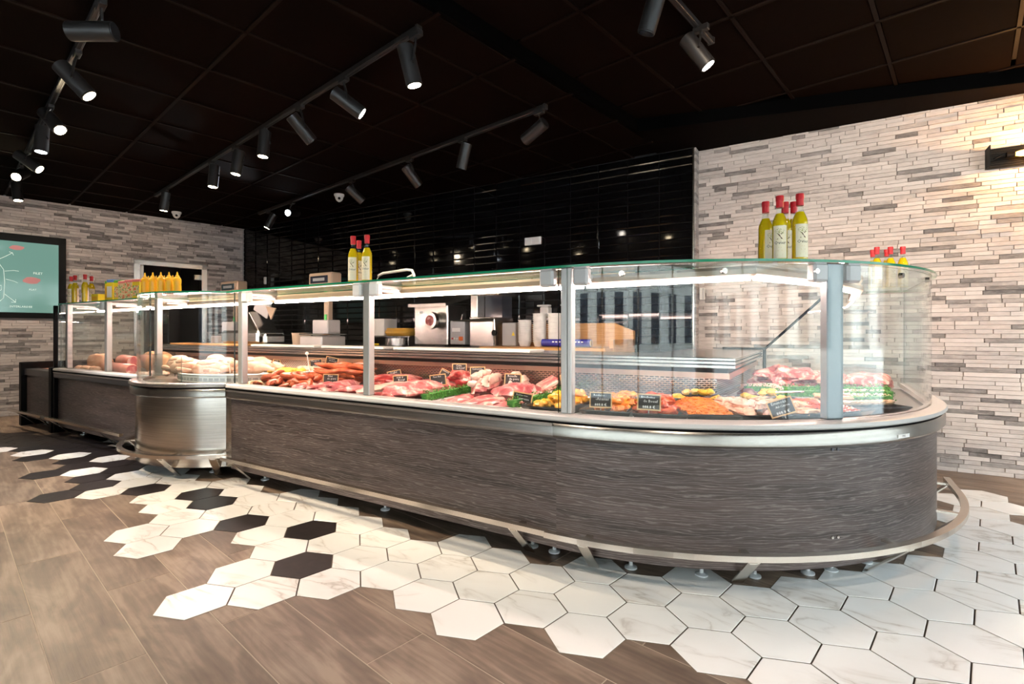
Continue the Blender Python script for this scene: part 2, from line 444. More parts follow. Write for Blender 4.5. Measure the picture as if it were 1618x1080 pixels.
# ------------------------------------------------------------------ mesh builder
class MB:
    def __init__(s):
        s.v = []; s.f = []; s.m = []; s.uv = None; s.tone = None

    def add(s, vs, fs, mi=0):
        o = len(s.v)
        s.v.extend(vs)
        for i, f in enumerate(fs):
            s.f.append(tuple(o + k for k in f))
            s.m.append(mi[i] if isinstance(mi, (list, tuple)) else mi)
        return s

    def box(s, c, d, rz=0.0, mi=0, rx=0.0, ry=0.0):
        R = Matrix.Rotation(rz, 3, 'Z') @ Matrix.Rotation(ry, 3, 'Y') @ Matrix.Rotation(rx, 3, 'X')
        vs = []
        for z in (-.5, .5):
            for x, y in ((-.5, -.5), (.5, -.5), (.5, .5), (-.5, .5)):
                vs.append(tuple(R @ Vector((x * d[0], y * d[1], z * d[2])) + Vector(c)))
        return s.add(vs, [(3, 2, 1, 0), (4, 5, 6, 7), (0, 1, 5, 4), (1, 2, 6, 5), (2, 3, 7, 6), (3, 0, 4, 7)], mi)

    def bbox(s, c, d, b=0.004, rz=0.0, mi=0, rx=0.0, ry=0.0):
        """box with chamfered edges"""
        R = Matrix.Rotation(rz, 3, 'Z') @ Matrix.Rotation(ry, 3, 'Y') @ Matrix.Rotation(rx, 3, 'X')
        bm = bmesh.new()
        bmesh.ops.create_cube(bm, size=1.0)
        for v in bm.verts:
            v.co = Vector((v.co.x * d[0], v.co.y * d[1], v.co.z * d[2]))
        bmesh.ops.bevel(bm, geom=bm.edges[:], offset=min(b, min(d) * 0.45), segments=1, affect='EDGES')
        bm.verts.index_update()
        vs = [tuple(R @ v.co + Vector(c)) for v in bm.verts]
        fs = [tuple(v.index for v in f.verts) for f in bm.faces]
        bm.free()
        return s.add(vs, fs, mi)

    def cyl(s, p0, p1, r0, r1=None, n=16, mi=0, caps=True, capmi=None):
        r1 = r0 if r1 is None else r1
        p0 = Vector(p0); p1 = Vector(p1)
        ax = (p1 - p0).normalized()
        up = Vector((0, 0, 1)) if abs(ax.z) < .95 else Vector((1, 0, 0))
        u = ax.cross(up).normalized(); v = ax.cross(u)
        vs = []
        for p, r in ((p0, r0), (p1, r1)):
            for i in range(n):
                a = 2 * PI * i / n
                vs.append(tuple(p + u * math.cos(a) * r + v * math.sin(a) * r))
        fs = [(i, i + n, (i + 1) % n + n, (i + 1) % n) for i in range(n)]
        mis = [mi] * n
        if caps:
            fs += [tuple(range(n)), tuple(range(2 * n - 1, n - 1, -1))]
            mis += [mi, mi if capmi is None else capmi]
        return s.add(vs, fs, mis)

    def lathe(s, prof, c=(0, 0, 0), n=20, mi=0):
        """prof: list of (r, z[, mat])"""
        vs = []; fs = []; mis = []
        for p in prof:
            for i in range(n):
                a = 2 * PI * i / n
                vs.append((c[0] + math.cos(a) * p[0], c[1] + math.sin(a) * p[0], c[2] + p[1]))
        for k in range(len(prof) - 1):
            for i in range(n):
                fs.append((k * n + i, k * n + (i + 1) % n, (k + 1) * n + (i + 1) % n, (k + 1) * n + i))
                mis.append(prof[k][2] if len(prof[k]) > 2 else mi)
        return s.add(vs, fs, mis)

    def tube(s, pts, r, n=8, mi=0, taper=True):
        """round tube through points, r a number or list; rounded ends"""
        pts = [Vector(p) for p in pts]
        if not isinstance(r, (list, tuple)):
            r = [r] * len(pts)
        vs = []; k = len(pts)
        up = Vector((0, 0, 1))
        for i, p in enumerate(pts):
            t = (pts[min(i + 1, k - 1)] - pts[max(i - 1, 0)]).normalized()
            uu = up if abs(t.dot(up)) < .95 else Vector((1, 0, 0))
            u = t.cross(uu).normalized(); v = u.cross(t)
            rr = r[i]
            for j in range(n):
                a = 2 * PI * j / n
                vs.append(tuple(p + u * math.cos(a) * rr + v * math.sin(a) * rr))
        fs = []
        for i in range(k - 1):
            for j in range(n):
                fs.append((i * n + j, i * n + (j + 1) % n, (i + 1) * n + (j + 1) % n, (i + 1) * n + j))
        fs.append(tuple(range(n - 1, -1, -1)))
        fs.append(tuple((k - 1) * n + j for j in range(n)))
        return s.add(vs, fs, mi)

    def prism(s, poly, z0, z1, mi=0, topmi=None):
        n = len(poly)
        vs = [(p[0], p[1], z0) for p in poly] + [(p[0], p[1], z1) for p in poly]
        fs = [tuple(range(n - 1, -1, -1)), tuple(range(n, 2 * n))]
        fs += [(i, (i + 1) % n, (i + 1) % n + n, i + n) for i in range(n)]
        return s.add(vs, fs, [mi, mi if topmi is None else topmi] + [mi] * n)

    def sweep(s, path, prof, mis=0, capmi=None, closed=True):
        """path: (x, y, nx, ny); prof: list of (outward offset, z)"""
        k = len(prof); o = len(s.v)
        dist = [0.0]
        for i in range(1, len(path)):
            dist.append(dist[-1] + math.hypot(path[i][0] - path[i - 1][0], path[i][1] - path[i - 1][1]))
        if s.uv is None:
            s.uv = {}
        for i, (x, y, nx, ny) in enumerate(path):
            for j, (d, z) in enumerate(prof):
                s.uv[len(s.v)] = (dist[i] + s.uoff, z, 0)
                s.v.append((x + nx * d, y + ny * d, z))
        for i in range(len(path) - 1):
            for j in range(k if closed else k - 1):
                a = o + i * k + j; b = o + i * k + (j + 1) % k
                s.f.append((a, b, b + k, a + k)); s.m.append(mis[j] if isinstance(mis, (list, tuple)) else mis)
        if closed:
            cm = capmi if capmi is not None else (mis[0] if isinstance(mis, (list, tuple)) else mis)
            s.f.append(tuple(o + j for j in range(k))[::-1]); s.m.append(cm)
            e = o + (len(path) - 1) * k
            s.f.append(tuple(e + j for j in range(k))); s.m.append(cm)
        return s
    uoff = 0.0

    def mesh(s, name, mats, off=(0, 0, 0), smooth=False):
        me = bpy.data.meshes.new(name)
        vs = s.v if off == (0, 0, 0) else [(a - off[0], b - off[1], c - off[2]) for a, b, c in s.v]
        me.from_pydata(vs, [], s.f)
        for m in (mats if isinstance(mats, (list, tuple)) else [mats]):
            me.materials.append(m)
        me.polygons.foreach_set('material_index', s.m)
        if smooth:
            me.polygons.foreach_set('use_smooth', [True] * len(s.f))
        if s.uv:
            at = me.attributes.new('along', 'FLOAT_VECTOR', 'POINT')
            flat = []
            for i in range(len(s.v)):
                flat.extend(s.uv.get(i, (0, 0, 0)))
            at.data.foreach_set('vector', flat)
        if s.tone:
            at = me.attributes.new('tone', 'FLOAT', 'FACE')
            at.data.foreach_set('value', s.tone)
        me.validate()
        bm = bmesh.new(); bm.from_mesh(me)
        if not s.tone:
            bmesh.ops.recalc_face_normals(bm, faces=bm.faces[:])
        bm.to_mesh(me); bm.free()
        if smooth:
            try:
                me.set_sharp_from_angle(angle=math.radians(38))
            except Exception:
                pass
        return me

    def build(s, name, mats, parent=None, smooth=False, local=False):
        off = (0, 0, 0)
        if parent is not None and not local:
            r = parent
            off = Vector((0, 0, 0))
            while r is not None:
                off = off + Vector(r.location); r = r.parent
            off = tuple(off)
        o = bpy.data.objects.new(name, s.mesh(name, mats, off, smooth))
        C.objects.link(o)
        if parent is not None:
            o.parent = parent
        return o


def tag(o, label=None, cat=None, group=None, kind=None):
    if label: o['label'] = label
    if cat: o['category'] = cat
    if group: o['group'] = group
    if kind: o['kind'] = kind
    return o


def thing(name, label, cat, loc=(0, 0, 0), rz=0.0, group=None):
    o = bpy.data.objects.new(name, None)
    o.empty_display_size = 0.05
    C.objects.link(o)
    o.location = loc; o.rotation_euler = (0, 0, rz)
    return tag(o, label, cat, group)


def dup(root, loc, rz, label=None, scale=None, group=None):
    r = root.copy(); C.objects.link(r); r.location = loc; r.rotation_euler = (root.rotation_euler[0], root.rotation_euler[1], rz)
    if scale is not None: r.scale = scale if isinstance(scale, (tuple, list)) else (scale,) * 3
    if label: r['label'] = label
    if group: r['group'] = group
    for ch in list(root.children):
        c = ch.copy(); C.objects.link(c); c.parent = r
        for g in list(ch.children):
            d = g.copy(); C.objects.link(d); d.parent = c
    return r


def straight(x0, y0, x1, y1, nx, ny, n=1):
    return [(x0 + (x1 - x0) * i / n, y0 + (y1 - y0) * i / n, nx, ny) for i in range(n + 1)]


def arc(cx, cy, r, a0, a1, n):
    return [(cx + r * math.cos(a), cy + r * math.sin(a), math.cos(a), math.sin(a)) for a in
            [math.radians(a0 + (a1 - a0) * i / n) for i in range(n + 1)]]


def polypath(pts, side=-1):
    """path with mitred normals; side -1: outward is to the right of travel"""
    out = []
    n = len(pts)
    ns = []
    for i in range(n - 1):
        dx, dy = pts[i + 1][0] - pts[i][0], pts[i + 1][1] - pts[i][1]
        l = math.hypot(dx, dy)
        ns.append((dy / l, -dx / l) if side < 0 else (-dy / l, dx / l))
    for i, p in enumerate(pts):
        if i == 0: nx, ny = ns[0]
        elif i == n - 1: nx, ny = ns[-1]
        else:
            ax, ay = ns[i - 1]; bx, by = ns[i]
            nx, ny = ax + bx, ay + by
            k = 2.0 / (nx * nx + ny * ny) if (nx * nx + ny * ny) > .2 else 1
            nx *= k; ny *= k
        out.append((p[0], p[1], nx, ny))
    return out


def text_mesh(body, size=0.02, extrude=0.0):
    cu = bpy.data.curves.new('text', 'FONT')
    cu.body = body; cu.size = size; cu.align_x = 'CENTER'; cu.align_y = 'CENTER'
    cu.resolution_u = 1; cu.extrude = extrude
    o = bpy.data.objects.new('text', cu)
    C.objects.link(o)
    dg = bpy.context.evaluated_depsgraph_get()
    me = bpy.data.meshes.new_from_object(o.evaluated_get(dg))
    vs = [tuple(v.co) for v in me.vertices]
    fs = [tuple(p.vertices) for p in me.polygons]
    bpy.data.objects.remove(o); bpy.data.curves.remove(cu); bpy.data.meshes.remove(me)
    return vs, fs


# ------------------------------------------------------------------ room shell
AF = math.radians(-10.3)                 # planks, hexagons, ceiling grid run along this
E1 = Vector((math.cos(AF), math.sin(AF))); E2 = Vector((-math.sin(AF), math.cos(AF)))
CEIL = 2.80
YB = 4.97                                # black tiled wall
YS = 5.12                                # stone wall on the right
XT = -1.05                               # where the tiled wall steps back to the stone one

# ---- left wall frame
P0 = Vector((-8.9, 2.13)); AW = math.radians(78.4)
WD = Vector((math.cos(AW), math.sin(AW))); WN = Vector((math.sin(AW), -math.cos(AW)))


def LW(s_, d, z):
    p = P0 + WD * s_ + WN * d
    return (p.x, p.y, z)


# ---- hexagon floor field
S = 0.2500525
HO = Vector((-1.2156, 1.7708)); HA = Vector((0.24493, -0.05034)); HB = Vector((0.16606, 0.18695))
WHITE = {5: [2, 3, 4], 4: [1, 2, 3, 4, 5, 6], 3: [1, 2, 3, 4, 5, 6, 7, 8], 2: list(range(0, 11)), 1: [-1, 0, 1, 2, 3, 9, 10, 11],
         0: [-1, 0, 1, 2, 11, 12, 13], -1: [-4, -3, -2, -1, 0, 1, 13, 14], -2: [-3, -1, 0, 1], -3: [-2, -1, 0], -4: [-4, -2, 0],
         -5: [-4, -3, -1, 0], -6: [-3, -2, -1, 0], -7: [-3, -1, 0], -8: [-3, -1], -9: [-4, -2, -1], -10: [-3, -2], -11: [-3, -2],
         -12: [-4, -2], -14: [-3], -15: [-4], -16: [-5], -17: [-6, -2], -18: [-2]}
BLACK = {-2: [-2], -4: [-1], -5: [-2], -7: [-2], -8: [-2], -9: [-5, -3], -10: [-4], -11: [-4], -12: [-5, -3], -13: [-4, -3, -2], -14: [-4],
         -15: [-5, -3, -2], -16: [-4, -3, -2], -17: [-5, -4, -3], -18: [-6, -5, -4, -3], -19: [-6, -5, -4, -3], -20: [-6, -5, -4], -21: [-6, -5]}
hexes = [(q, r, 0) for q, l in WHITE.items() for r in l] + [(q, r, 1) for q, l in BLACK.items() for r in l]
hexset = {(q, r) for q, r, _ in hexes}


def in_hex(x, y):
    d = Vector((x, y)) - HO
    det = HA.x * HB.y - HA.y * HB.x
    a = (d.x * HB.y - d.y * HB.x) / det; b = (HA.x * d.y - HA.y * d.x) / det
    best = None
    for q in (math.floor(a), math.floor(a) + 1):
        for r in (math.floor(b), math.floor(b) + 1):
            c = HO + HA * q + HB * r
            l = (Vector((x, y)) - c).length
            if best is None or l < best[0]: best = (l, q, r)
    return (best[1], best[2]) in hexset


def under_counter(x, y):
    if y > 2.45 and x < -1.05: return True
    return math.hypot(x + 1.05, y - 3.66) < 1.2 or (-1.05 < x < .2 and y > 3.6)


fl = MB()
fl.prism([(-10.2, -3.3), (3.7, -3.3), (3.7, 5.4), (-10.2, 5.4)], -0.12, -0.0014)
floor = fl.build('floor', M.plankgrout)
tag(floor, kind='structure')


def hexpoly(k):
    a, b = HA, HB
    vs = [(a + b) / 3, (2 * b - a) / 3, (b - 2 * a) / 3, -(a + b) / 3, (a - 2 * b) / 3, (2 * a - b) / 3]
    return [(v.x * k, v.y * k) for v in vs]


def hexmesh(name, mat):
    m = MB()
    lo = hexpoly(0.978); hi = hexpoly(0.966)
    vs = [(x, y, -0.004) for x, y in lo] + [(x, y, 0.0012) for x, y in lo] + [(x, y, 0.0022) for x, y in hi]
    fs = []
    for i in range(6):
        j = (i + 1) % 6
        fs += [(i, j, j + 6, i + 6), (i + 6, j + 6, j + 12, i + 12)]
    fs.append(tuple(range(12, 18)))
    m.add(vs, fs)
    return m.mesh(name, mat)


hm = [hexmesh('tile_white', M.marble), hexmesh('tile_black', M.blackhex)]
g = MB()
for q, r, k in hexes:
    c = HO + HA * q + HB * r
    z = 0.0004
    g.add([(c.x + x, c.y + y, z) for x, y in hexpoly(1.012)], [tuple(range(6))])
    o = bpy.data.objects.new('tile', hm[k]); C.objects.link(o); o.parent = floor
    o.location = (c.x, c.y, random.uniform(0, 0.0004)); o.rotation_euler = (0, 0, 0)
gro = g.build('grout_bed', M.grout, floor)
gro['kind'] = 'stuff'

# ---- planks
PW, PL = 0.2265, 1.2
pmsh = []
for k in range(1):
    m = MB(); m.bbox((0, 0, -0.004), (PL - 0.0035, PW - 0.0035, 0.008), 0.0008)
    pmsh.append(m.mesh('plank', M.plank))
rows = range(-6, 26)
for i in rows:
    n0 = 0.0065 + PW * i               # row spans n0 .. n0 + PW
    yc = n0 + PW / 2
    offs = (-2.03 if i % 2 == 1 else -2.64)
    for j in range(-8, 7):
        xc = offs + PL * (j + 0.5)
        seen = False
        for a in range(-4, 5):
            for b in (-.45, 0, .45):
                p = E1 * (xc + a / 8.2 * PL) + E2 * (yc + b * PW)
                if -9.6 < p.x < 2.9 and 0.25 < p.y < 5.1 and not in_hex(p.x, p.y) and not under_counter(p.x, p.y):
                    # only what lies ahead of the viewer
                    if -math.sin(TH) * p.x + math.cos(TH) * p.y > 0.9: seen = True
        if not seen: continue
        p = E1 * xc + E2 * yc
        o = bpy.data.objects.new('plank', pmsh[0]); C.objects.link(o); o.parent = floor
        o.location = (p.x, p.y, -0.0005); o.rotation_euler = (0, 0, AF)

# ---- ceiling
ce = MB()
ce.prism([(-10.2, -3.3), (3.7, -3.3), (3.7, 5.4), (-10.2, 5.4)], 2.96, 3.05)
ceiling = ce.build('ceiling', M.soffit)
tag(ceiling, kind='structure')
STEP = 0.628
EB = -2.15                                # edge of the lower bay


def pin(e1, e2):
    p = E1 * e1 + E2 * e2
    return (p.x, p.y)


def soff(x):                              # slanting soffit edge on the right
    return 4.34 + (x + 1.40) * 0.2195


pan = MB(); pan.bbox((0, 0, 0.006), (STEP - 0.024, STEP - 0.024, 0.014), 0.004)
panm = pan.mesh('ceiling_panel', M.ceil)


def wall_x(y):
    return P0.x + (y - P0.y) / math.tan(AW)


bars = []
for i in range(-12, 0):
    for j in range(-6, 8):
        c1 = -3.12 + STEP * (i + 2) + STEP / 2 ; c2 = 0.555 + STEP * j + STEP / 2
        p = pin(c1, c2)
        if c1 + STEP / 2 > EB + 0.05 or p[1] > YB + .3 or p[0] < wall_x(p[1]) - .3 or p[1] < -.6: continue
        if -math.sin(TH) * p[0] + math.cos(TH) * p[1] < 0.6: continue
        o = bpy.data.objects.new('ceiling_panel', panm); C.objects.link(o); o.parent = ceiling
        o.location = (p[0], p[1], CEIL); o.rotation_euler = (0, 0, AF)
# cut panels next to the bay edge
half = MB(); half.bbox((0, 0, 0.006), (0.30, STEP - 0.024, 0.014), 0.004)
halfm = half.mesh('ceiling_panel', M.ceil)
for j in range(-1, 7):
    p = pin(EB - 0.185, 0.555 + STEP * j + STEP / 2)
    if p[1] > YB: continue
    o = bpy.data.objects.new('ceiling_panel', halfm); C.objects.link(o); o.parent = ceiling
    o.location = (p[0], p[1], CEIL); o.rotation_euler = (0, 0, AF)
Z2 = 2.90
for i in range(0, 7):
    for j in range(0, 8):
        c1 = -1.864 + STEP * i - STEP / 2 + 0.2; c2 = 0.555 + STEP * j + STEP / 2
        p = pin(c1, c2)
        if c1 - STEP / 2 < EB - .25 or p[1] > soff(p[0]) + .25 or p[0] > 2.2: continue
        if -math.sin(TH) * p[0] + math.cos(TH) * p[1] < 0.9: continue
        o = bpy.data.objects.new('ceiling_panel', panm); C.objects.link(o); o.parent = ceiling
        o.location = (p[0], p[1], Z2); o.rotation_euler = (0, 0, AF)
# T bars
for i in range(-12, 0):
    e = -3.12 + STEP * (i + 2)
    if e > EB - .1: continue
    a = Vector(pin(e, -1.0)); b = Vector(pin(e, 6.0))
    t = max(0, min(1, (YB - a.y) / (b.y - a.y))); b = a + (b - a) * t
    if b.x < wall_x(b.y): continue
    m = MB(); c = (a + b) / 2
    m.box((c.x, c.y, CEIL - 0.002), (0.022, (b - a).length, 0.012), AF)
    m.build('ceiling_bar', M.ceilbar, ceiling)
for j in range(-2, 7):
    e = 0.555 + STEP * j
    a = Vector(pin(EB, e)); b = Vector(pin(-9.0, e))
    if a.y > YB: continue
    m = MB(); c = (a + b) / 2
    m.box((c.x, c.y, CEIL - 0.002), (9.0 + EB, 0.022, 0.012), AF)
    m.build('ceiling_bar', M.ceilbar, ceiling)
for j in range(1, 8):
    e = 0.555 + STEP * j
    m = MB(); p = pin(0.1, e)
    m.box((p[0], p[1], Z2 - 0.002), (4.4, 0.022, 0.012), AF)
    m.build('ceiling_bar', M.ceilbar, ceiling)
for i in range(0, 6):
    e = -1.864 + STEP * i + 0.2
    m = MB(); p = pin(e, 2.6)
    m.box((p[0], p[1], Z2 - 0.002), (0.022, 4.4, 0.012), AF)
    m.build('ceiling_bar', M.ceilbar, ceiling)
# lower bay underside backing, its black edge, and the soffit in front of the stone wall
lowb = MB()
a = pin(EB, -3.0); b = pin(EB, 4.02)
lowb.prism([(-10.2, -3.3), a, b, (-1.40, 5.4), (-10.2, 5.4)], CEIL + 0.012, 2.96)
lowb.build('ceiling_slab', M.soffit, ceiling)
st = MB()
mid = ((a[0] + b[0]) / 2, (a[1] + b[1]) / 2)
st.box((mid[0] + 0.004, mid[1], CEIL + 0.08), (0.02, 7.02, 0.165), AF)
M.fascia = pm('fascia_black', (0.0006, 0.0006, 0.0007), 0.7, spec=.02)
st.build('bay_fascia', M.fascia, ceiling)
so = MB()
so.prism([(-1.40, 4.34), (3.4, soff(3.4)), (3.4, 5.4), (-1.40, 5.4)], CEIL - 0.002, 2.96)
so.build('soffit', M.soffit, ceiling)
sf = MB()
L_ = math.hypot(4.8, 4.8 * .2195); an = math.atan(.2195)
sf.box((1.0 , soff(1.0) - 0.008, CEIL + 0.085), (L_, 0.02, 0.178), an)
sf.build('soffit_fascia', M.fascia, ceiling)


# ---- stone strips
def tone():
    r = random.random()
    if r < 0.17: return random.uniform(0.04, 0.22)
    if r < 0.40: return random.uniform(0.25, 0.45)
    return random.uniform(0.45, 0.80)


TONES = 14
tone_mesh = []
for k in range(TONES):
    m = MB()
    vs = [(-.5, 0, -.5), (.5, 0, -.5), (.5, 0, .5), (-.5, 0, .5), (-.49, -1, -.465), (.49, -1, -.465), (.49, -1, .465), (-.49, -1, .465)]
    jit = [(x, y + (random.uniform(-.12, .12) if y < 0 else 0), z) for x, y, z in vs]
    m.add(jit, [(4, 5, 6, 7), (0, 1, 5, 4), (1, 2, 6, 5), (2, 3, 7, 6), (3, 0, 4, 7)])
    t = [0.06, 0.13, 0.2, 0.32, 0.42, 0.48, 0.52, 0.56, 0.6, 0.64, 0.68, 0.72, 0.76, 0.8][k]
    m.tone = [t] * 5
    tone_mesh.append(m.mesh('stone', M.stone))
TONEV = [0.06, 0.13, 0.2, 0.32, 0.42, 0.48, 0.52, 0.56, 0.6, 0.64, 0.68, 0.72, 0.76, 0.8]


def strips(u0, u1, z0, z1, rowh, skip, wts=(3, 4, 5, 6, 8, 9, 10, 11, 11, 11, 10, 8, 6, 4)):
    out = []
    z = z0; row = 0
    while z < z1 - 0.004:
        h = min(rowh * random.uniform(0.92, 1.08), z1 - z)
        u = u0 - random.uniform(0, .2)
        while u < u1:
            l = random.choice([0.10, 0.14, 0.18, 0.22, 0.26, 0.32])
            a = max(u, u0); b = min(u + l, u1)
            segs = [(a, b)]
            for (s0, s1, q0, q1) in skip:
                if z + h > q0 + .005 and z < q1 - .005:
                    ns = []
                    for (x, y) in segs:
                        if y <= s0 or x >= s1: ns.append((x, y)); continue
                        if x < s0: ns.append((x, s0))
                        if y > s1: ns.append((s1, y))
                    segs = ns
            for (x, y) in segs:
                if y - x > 0.012: out.append((x, y, z, z + h, random.uniform(0.007, 0.015), random.choices(range(TONES), wts)[0]))
            u += l
        z += h; row += 1
    return out


def lay(strs, score, place, rz, parent, back):
    """the best-seen 300 as objects, the rest one joined mesh; place(u, d, z) -> world"""
    order = sorted(range(len(strs)), key=lambda i: -score(strs[i]))
    top = set(order[:300])
    rest = MB(); rest.tone = []
    gap = 0.0008
    for i, (u0, u1, z0, z1, d, k) in enumerate(strs):
        if i in top:
            o = bpy.data.objects.new('stone', tone_mesh[k]); C.objects.link(o); o.parent = parent
            o.location = place((u0 + u1) / 2, 0, (z0 + z1) / 2); o.rotation_euler = (0, 0, rz)
            o.scale = (u1 - u0 - gap, d, z1 - z0 - gap)
        else:
            q = []
            for (uu, dd, zz) in ((u0 + gap / 2, 0, z0), (u1 - gap / 2, 0, z0), (u1 - gap / 2, 0, z1), (u0 + gap / 2, 0, z1)):
                q.append(place(uu, dd, zz))
            for (uu, zz) in ((u0 + .002, z0 + .0009), (u1 - .002, z0 + .0009), (u1 - .002, z1 - .0009), (u0 + .002, z1 - .0009)):
                q.append(place(uu, d * random.uniform(.88, 1.12), zz))
            rest.add(q, [(4, 5, 6, 7), (0, 1, 5, 4), (1, 2, 6, 5), (2, 3, 7, 6), (3, 0, 4, 7)])
            rest.tone += [TONEV[k]] * 5
    o = rest.build('stone_facing', M.stone, parent)
    o['kind'] = 'stuff'


# right wall
wr = MB(); wr.box(((XT + 3.5) / 2, YS + 0.08, 1.45), (3.5 - XT, 0.15, 3.0))
wall_back_right = wr.build('wall_back_right', M.wallpaint)
tag(wall_back_right, kind='structure')


def cdep(x, y): return -math.sin(TH) * x + math.cos(TH) * y


sr = strips(XT + 0.004, 1.75, 0.0, CEIL - 0.004, 0.0325, [])


def score_r(s_):
    u = (s_[0] + s_[1]) / 2; z = (s_[2] + s_[3]) / 2
    if u > 1.33 + (0): return -1
    if z < 0.75 and u < 0.78: return -1
    if z < 1.35 and u < 0.66: return -.5
    return (s_[1] - s_[0]) * (s_[3] - s_[2]) / cdep(u, YS) ** 3 * (1 + u * .3)


lay(sr, score_r, lambda u, d, z: (u, YS - d, z), 0.0, wall_back_right, 0)
# grey return where the tiled wall ends
rt = MB(); rt.tone = []
z = 0.0
while z < CEIL - .01:
    h = 0.0325
    rt.box((XT + 0.005, (YB + YS) / 2 + .01, z + h / 2), (0.012 + random.uniform(0, .008), YS - YB - 0.01, h - 0.002)); rt.tone += [random.choice([.2, .3, .4, .45])] * 6
    z += h
o = rt.build('stone_return', M.stone, wall_back_right); o['kind'] = 'stuff'

# left wall with a doorway
SC0, SC1, SZ0, SZ1 = -1.3, 0.638, 1.25, 2.325       # board frame
D0, D1, DZ = 1.39, 2.345, 2.127                      # door frame outside
wl = MB()
def wbox(m, s0, s1, d0, d1, z0, z1, mi=0):
    c = LW((s0 + s1) / 2, (d0 + d1) / 2, (z0 + z1) / 2)
    m.box(c, (s1 - s0, d1 - d0, z1 - z0), AW, mi)
    return m
wbox(wl, -5.4, D0 + .05, -0.2, -0.002, 0, 2.95); wbox(wl, D1 - .05, 3.0, -0.2, -0.002, 0, 2.95); wbox(wl, D0 + .05, D1 - .05, -0.2, -0.002, DZ - .04, 2.95)
wall_left = wl.build('wall_left', M.wallpaint)
tag(wall_left, kind='structure')
sl = strips(-1.1, 2.88, 0.0, CEIL - 0.004, 0.036, [(SC0 - 1, SC1, SZ0, SZ1), (D0, D1, 0, DZ)], (7, 9, 10, 10, 10, 10, 9, 9, 8, 7, 6, 5, 4, 3))


def score_l(s_):
    u = (s_[0] + s_[1]) / 2; z = (s_[2] + s_[3]) / 2
    p = LW(u, 0, 0)
    vis = 1.0
    if u < -.02: return -1
    if z < 1.34 and u > .9: vis = .2
    if z < .95 and u > .25: return -.6
    return vis * (s_[1] - s_[0]) * (s_[3] - s_[2]) / cdep(p[0], p[1]) ** 3


lay(sl, score_l, lambda u, d, z: LW(u, d, z), AW, wall_left, 0)

# black tiled wall
wb = MB(); wb.box(((XT - 8.6) / 2, YB + 0.1, 1.45), (XT + 8.6, 0.18, 3.0))
wall_back = wb.build('wall_back', M.tilegrout)
tag(wall_back, kind='structure')
TW, THh = 0.3145, 0.0765
tl = MB()
x0, x1 = TW / 2 - .0015, TW / 2 - .013
h0, h1 = THh / 2 - .0013, THh / 2 - .010
vs = [(-x0, 0, -h0), (x0, 0, -h0), (x0, 0, h0), (-x0, 0, h0), (-x1, -.006, -h1), (x1, -.006, -h1), (x1, -.006, h1), (-x1, -.006, h1)]
fcs = [(4, 5, 6, 7), (0, 1, 5, 4), (1, 2, 6, 5), (2, 3, 7, 6), (3, 0, 4, 7)]
tl.add(vs, fcs)
tilem = tl.mesh('wall_tile', M.blacktile)
tiles = []
zt = CEIL - 0.01
r = 0
while zt > 0.86:
    xr = XT - 0.012 - (TW / 2 if r % 2 else 0)
    x = xr + TW / 2 if r % 2 else xr
    while x > -8.6:
        b = x; a = x - TW
        bb = min(b, XT - 0.012)
        if bb - a > .02: tiles.append((a, bb, zt - THh, zt))
        x -= TW
    zt -= THh; r += 1


def score_t(t):
    u = (t[0] + t[1]) / 2; z = (t[2] + t[3]) / 2
    if z < 1.36 and (u < -4.5 or z < .95): return -1
    return (t[1] - t[0]) * (0.6 if z < 1.4 else 1.0) / cdep(u, YB) ** 3


order = sorted(range(len(tiles)), key=lambda i: -score_t(tiles[i]))
top = set(order[:300]); rest = MB()
for i, (a, b, z0, z1) in enumerate(tiles):
    k = (b - a) / TW
    jit = (random.uniform(-.004, .004), random.uniform(-.012, .012))
    if i in top:
        o = bpy.data.objects.new('tile', tilem); C.objects.link(o); o.parent = wall_back
        o.location = ((a + b) / 2, YB + .008, (z0 + z1) / 2); o.scale = (k, 1, 1); o.rotation_euler = (jit[1], 0, jit[0])
    else:
        rest.add([((a + b) / 2 + x * k, YB + .008 + y, (z0 + z1) / 2 + z) for x, y, z in vs], fcs)
o = rest.build('tile_facing', M.blacktile, wall_back); o['kind'] = 'stuff'
tr = MB(); tr.box((XT - 0.004, YB - 0.004, CEIL / 2), (0.012, 0.012, CEIL)); t_ = tr.build('trim_1', M.chrome); tag(t_, kind='structure')

# shop front behind and to the right of the viewer: wide windows that let the daylight in
wf = MB()
wf.box((-6.6, -3.25, 1.48), (7.2, 0.15, 2.96)); wf.box((3.4, -3.25, 1.48), (.6, 0.15, 2.96)); wf.box((0.05, -3.25, 2.78), (6.1, 0.15, .36)); wf.box((0.05, -3.25, .05), (6.1, .15, .1))
tag(wf.build('wall_front', M.wallpaint), kind='structure')
wrr = MB()
wrr.box((3.65, 4.9, 1.48), (.15, .9, 2.96)); wrr.box((3.65, -2.95, 1.48), (.15, .7, 2.96)); wrr.box((3.65, .95, 2.78), (.15, 7.1, .36)); wrr.box((3.65, .95, .05), (.15, 7.1, .1))
tag(wrr.build('wall_right', M.wallpaint), kind='structure')
for nm, hor in (('window_1', 0), ('window_2', 1)):
    m = MB()
    if hor == 0:
        for y in (-2.58, -.8, 1.0, 2.8, 4.42): m.box((3.63, y, 1.35), (.07, .07, 2.5))
        m.box((3.63, .95, 2.1), (.06, 7.0, .06))
    else:
        for x in (-3.0, -1.4, .2, 1.8, 3.08): m.box((x, -3.2, 1.35), (.07, .07, 2.5))
        m.box((.05, -3.2, 2.1), (6.1, .06, .06))
    wi = m.build(nm, M.white)
    tag(wi, kind='structure')
    g = MB()
    if hor == 0: g.box((3.63, .95, 1.35), (.012, 7.0, 2.5))
    else: g.box((.05, -3.2, 1.35), (6.1, .012, 2.5))
    g.build('pane', M.glass, wi)
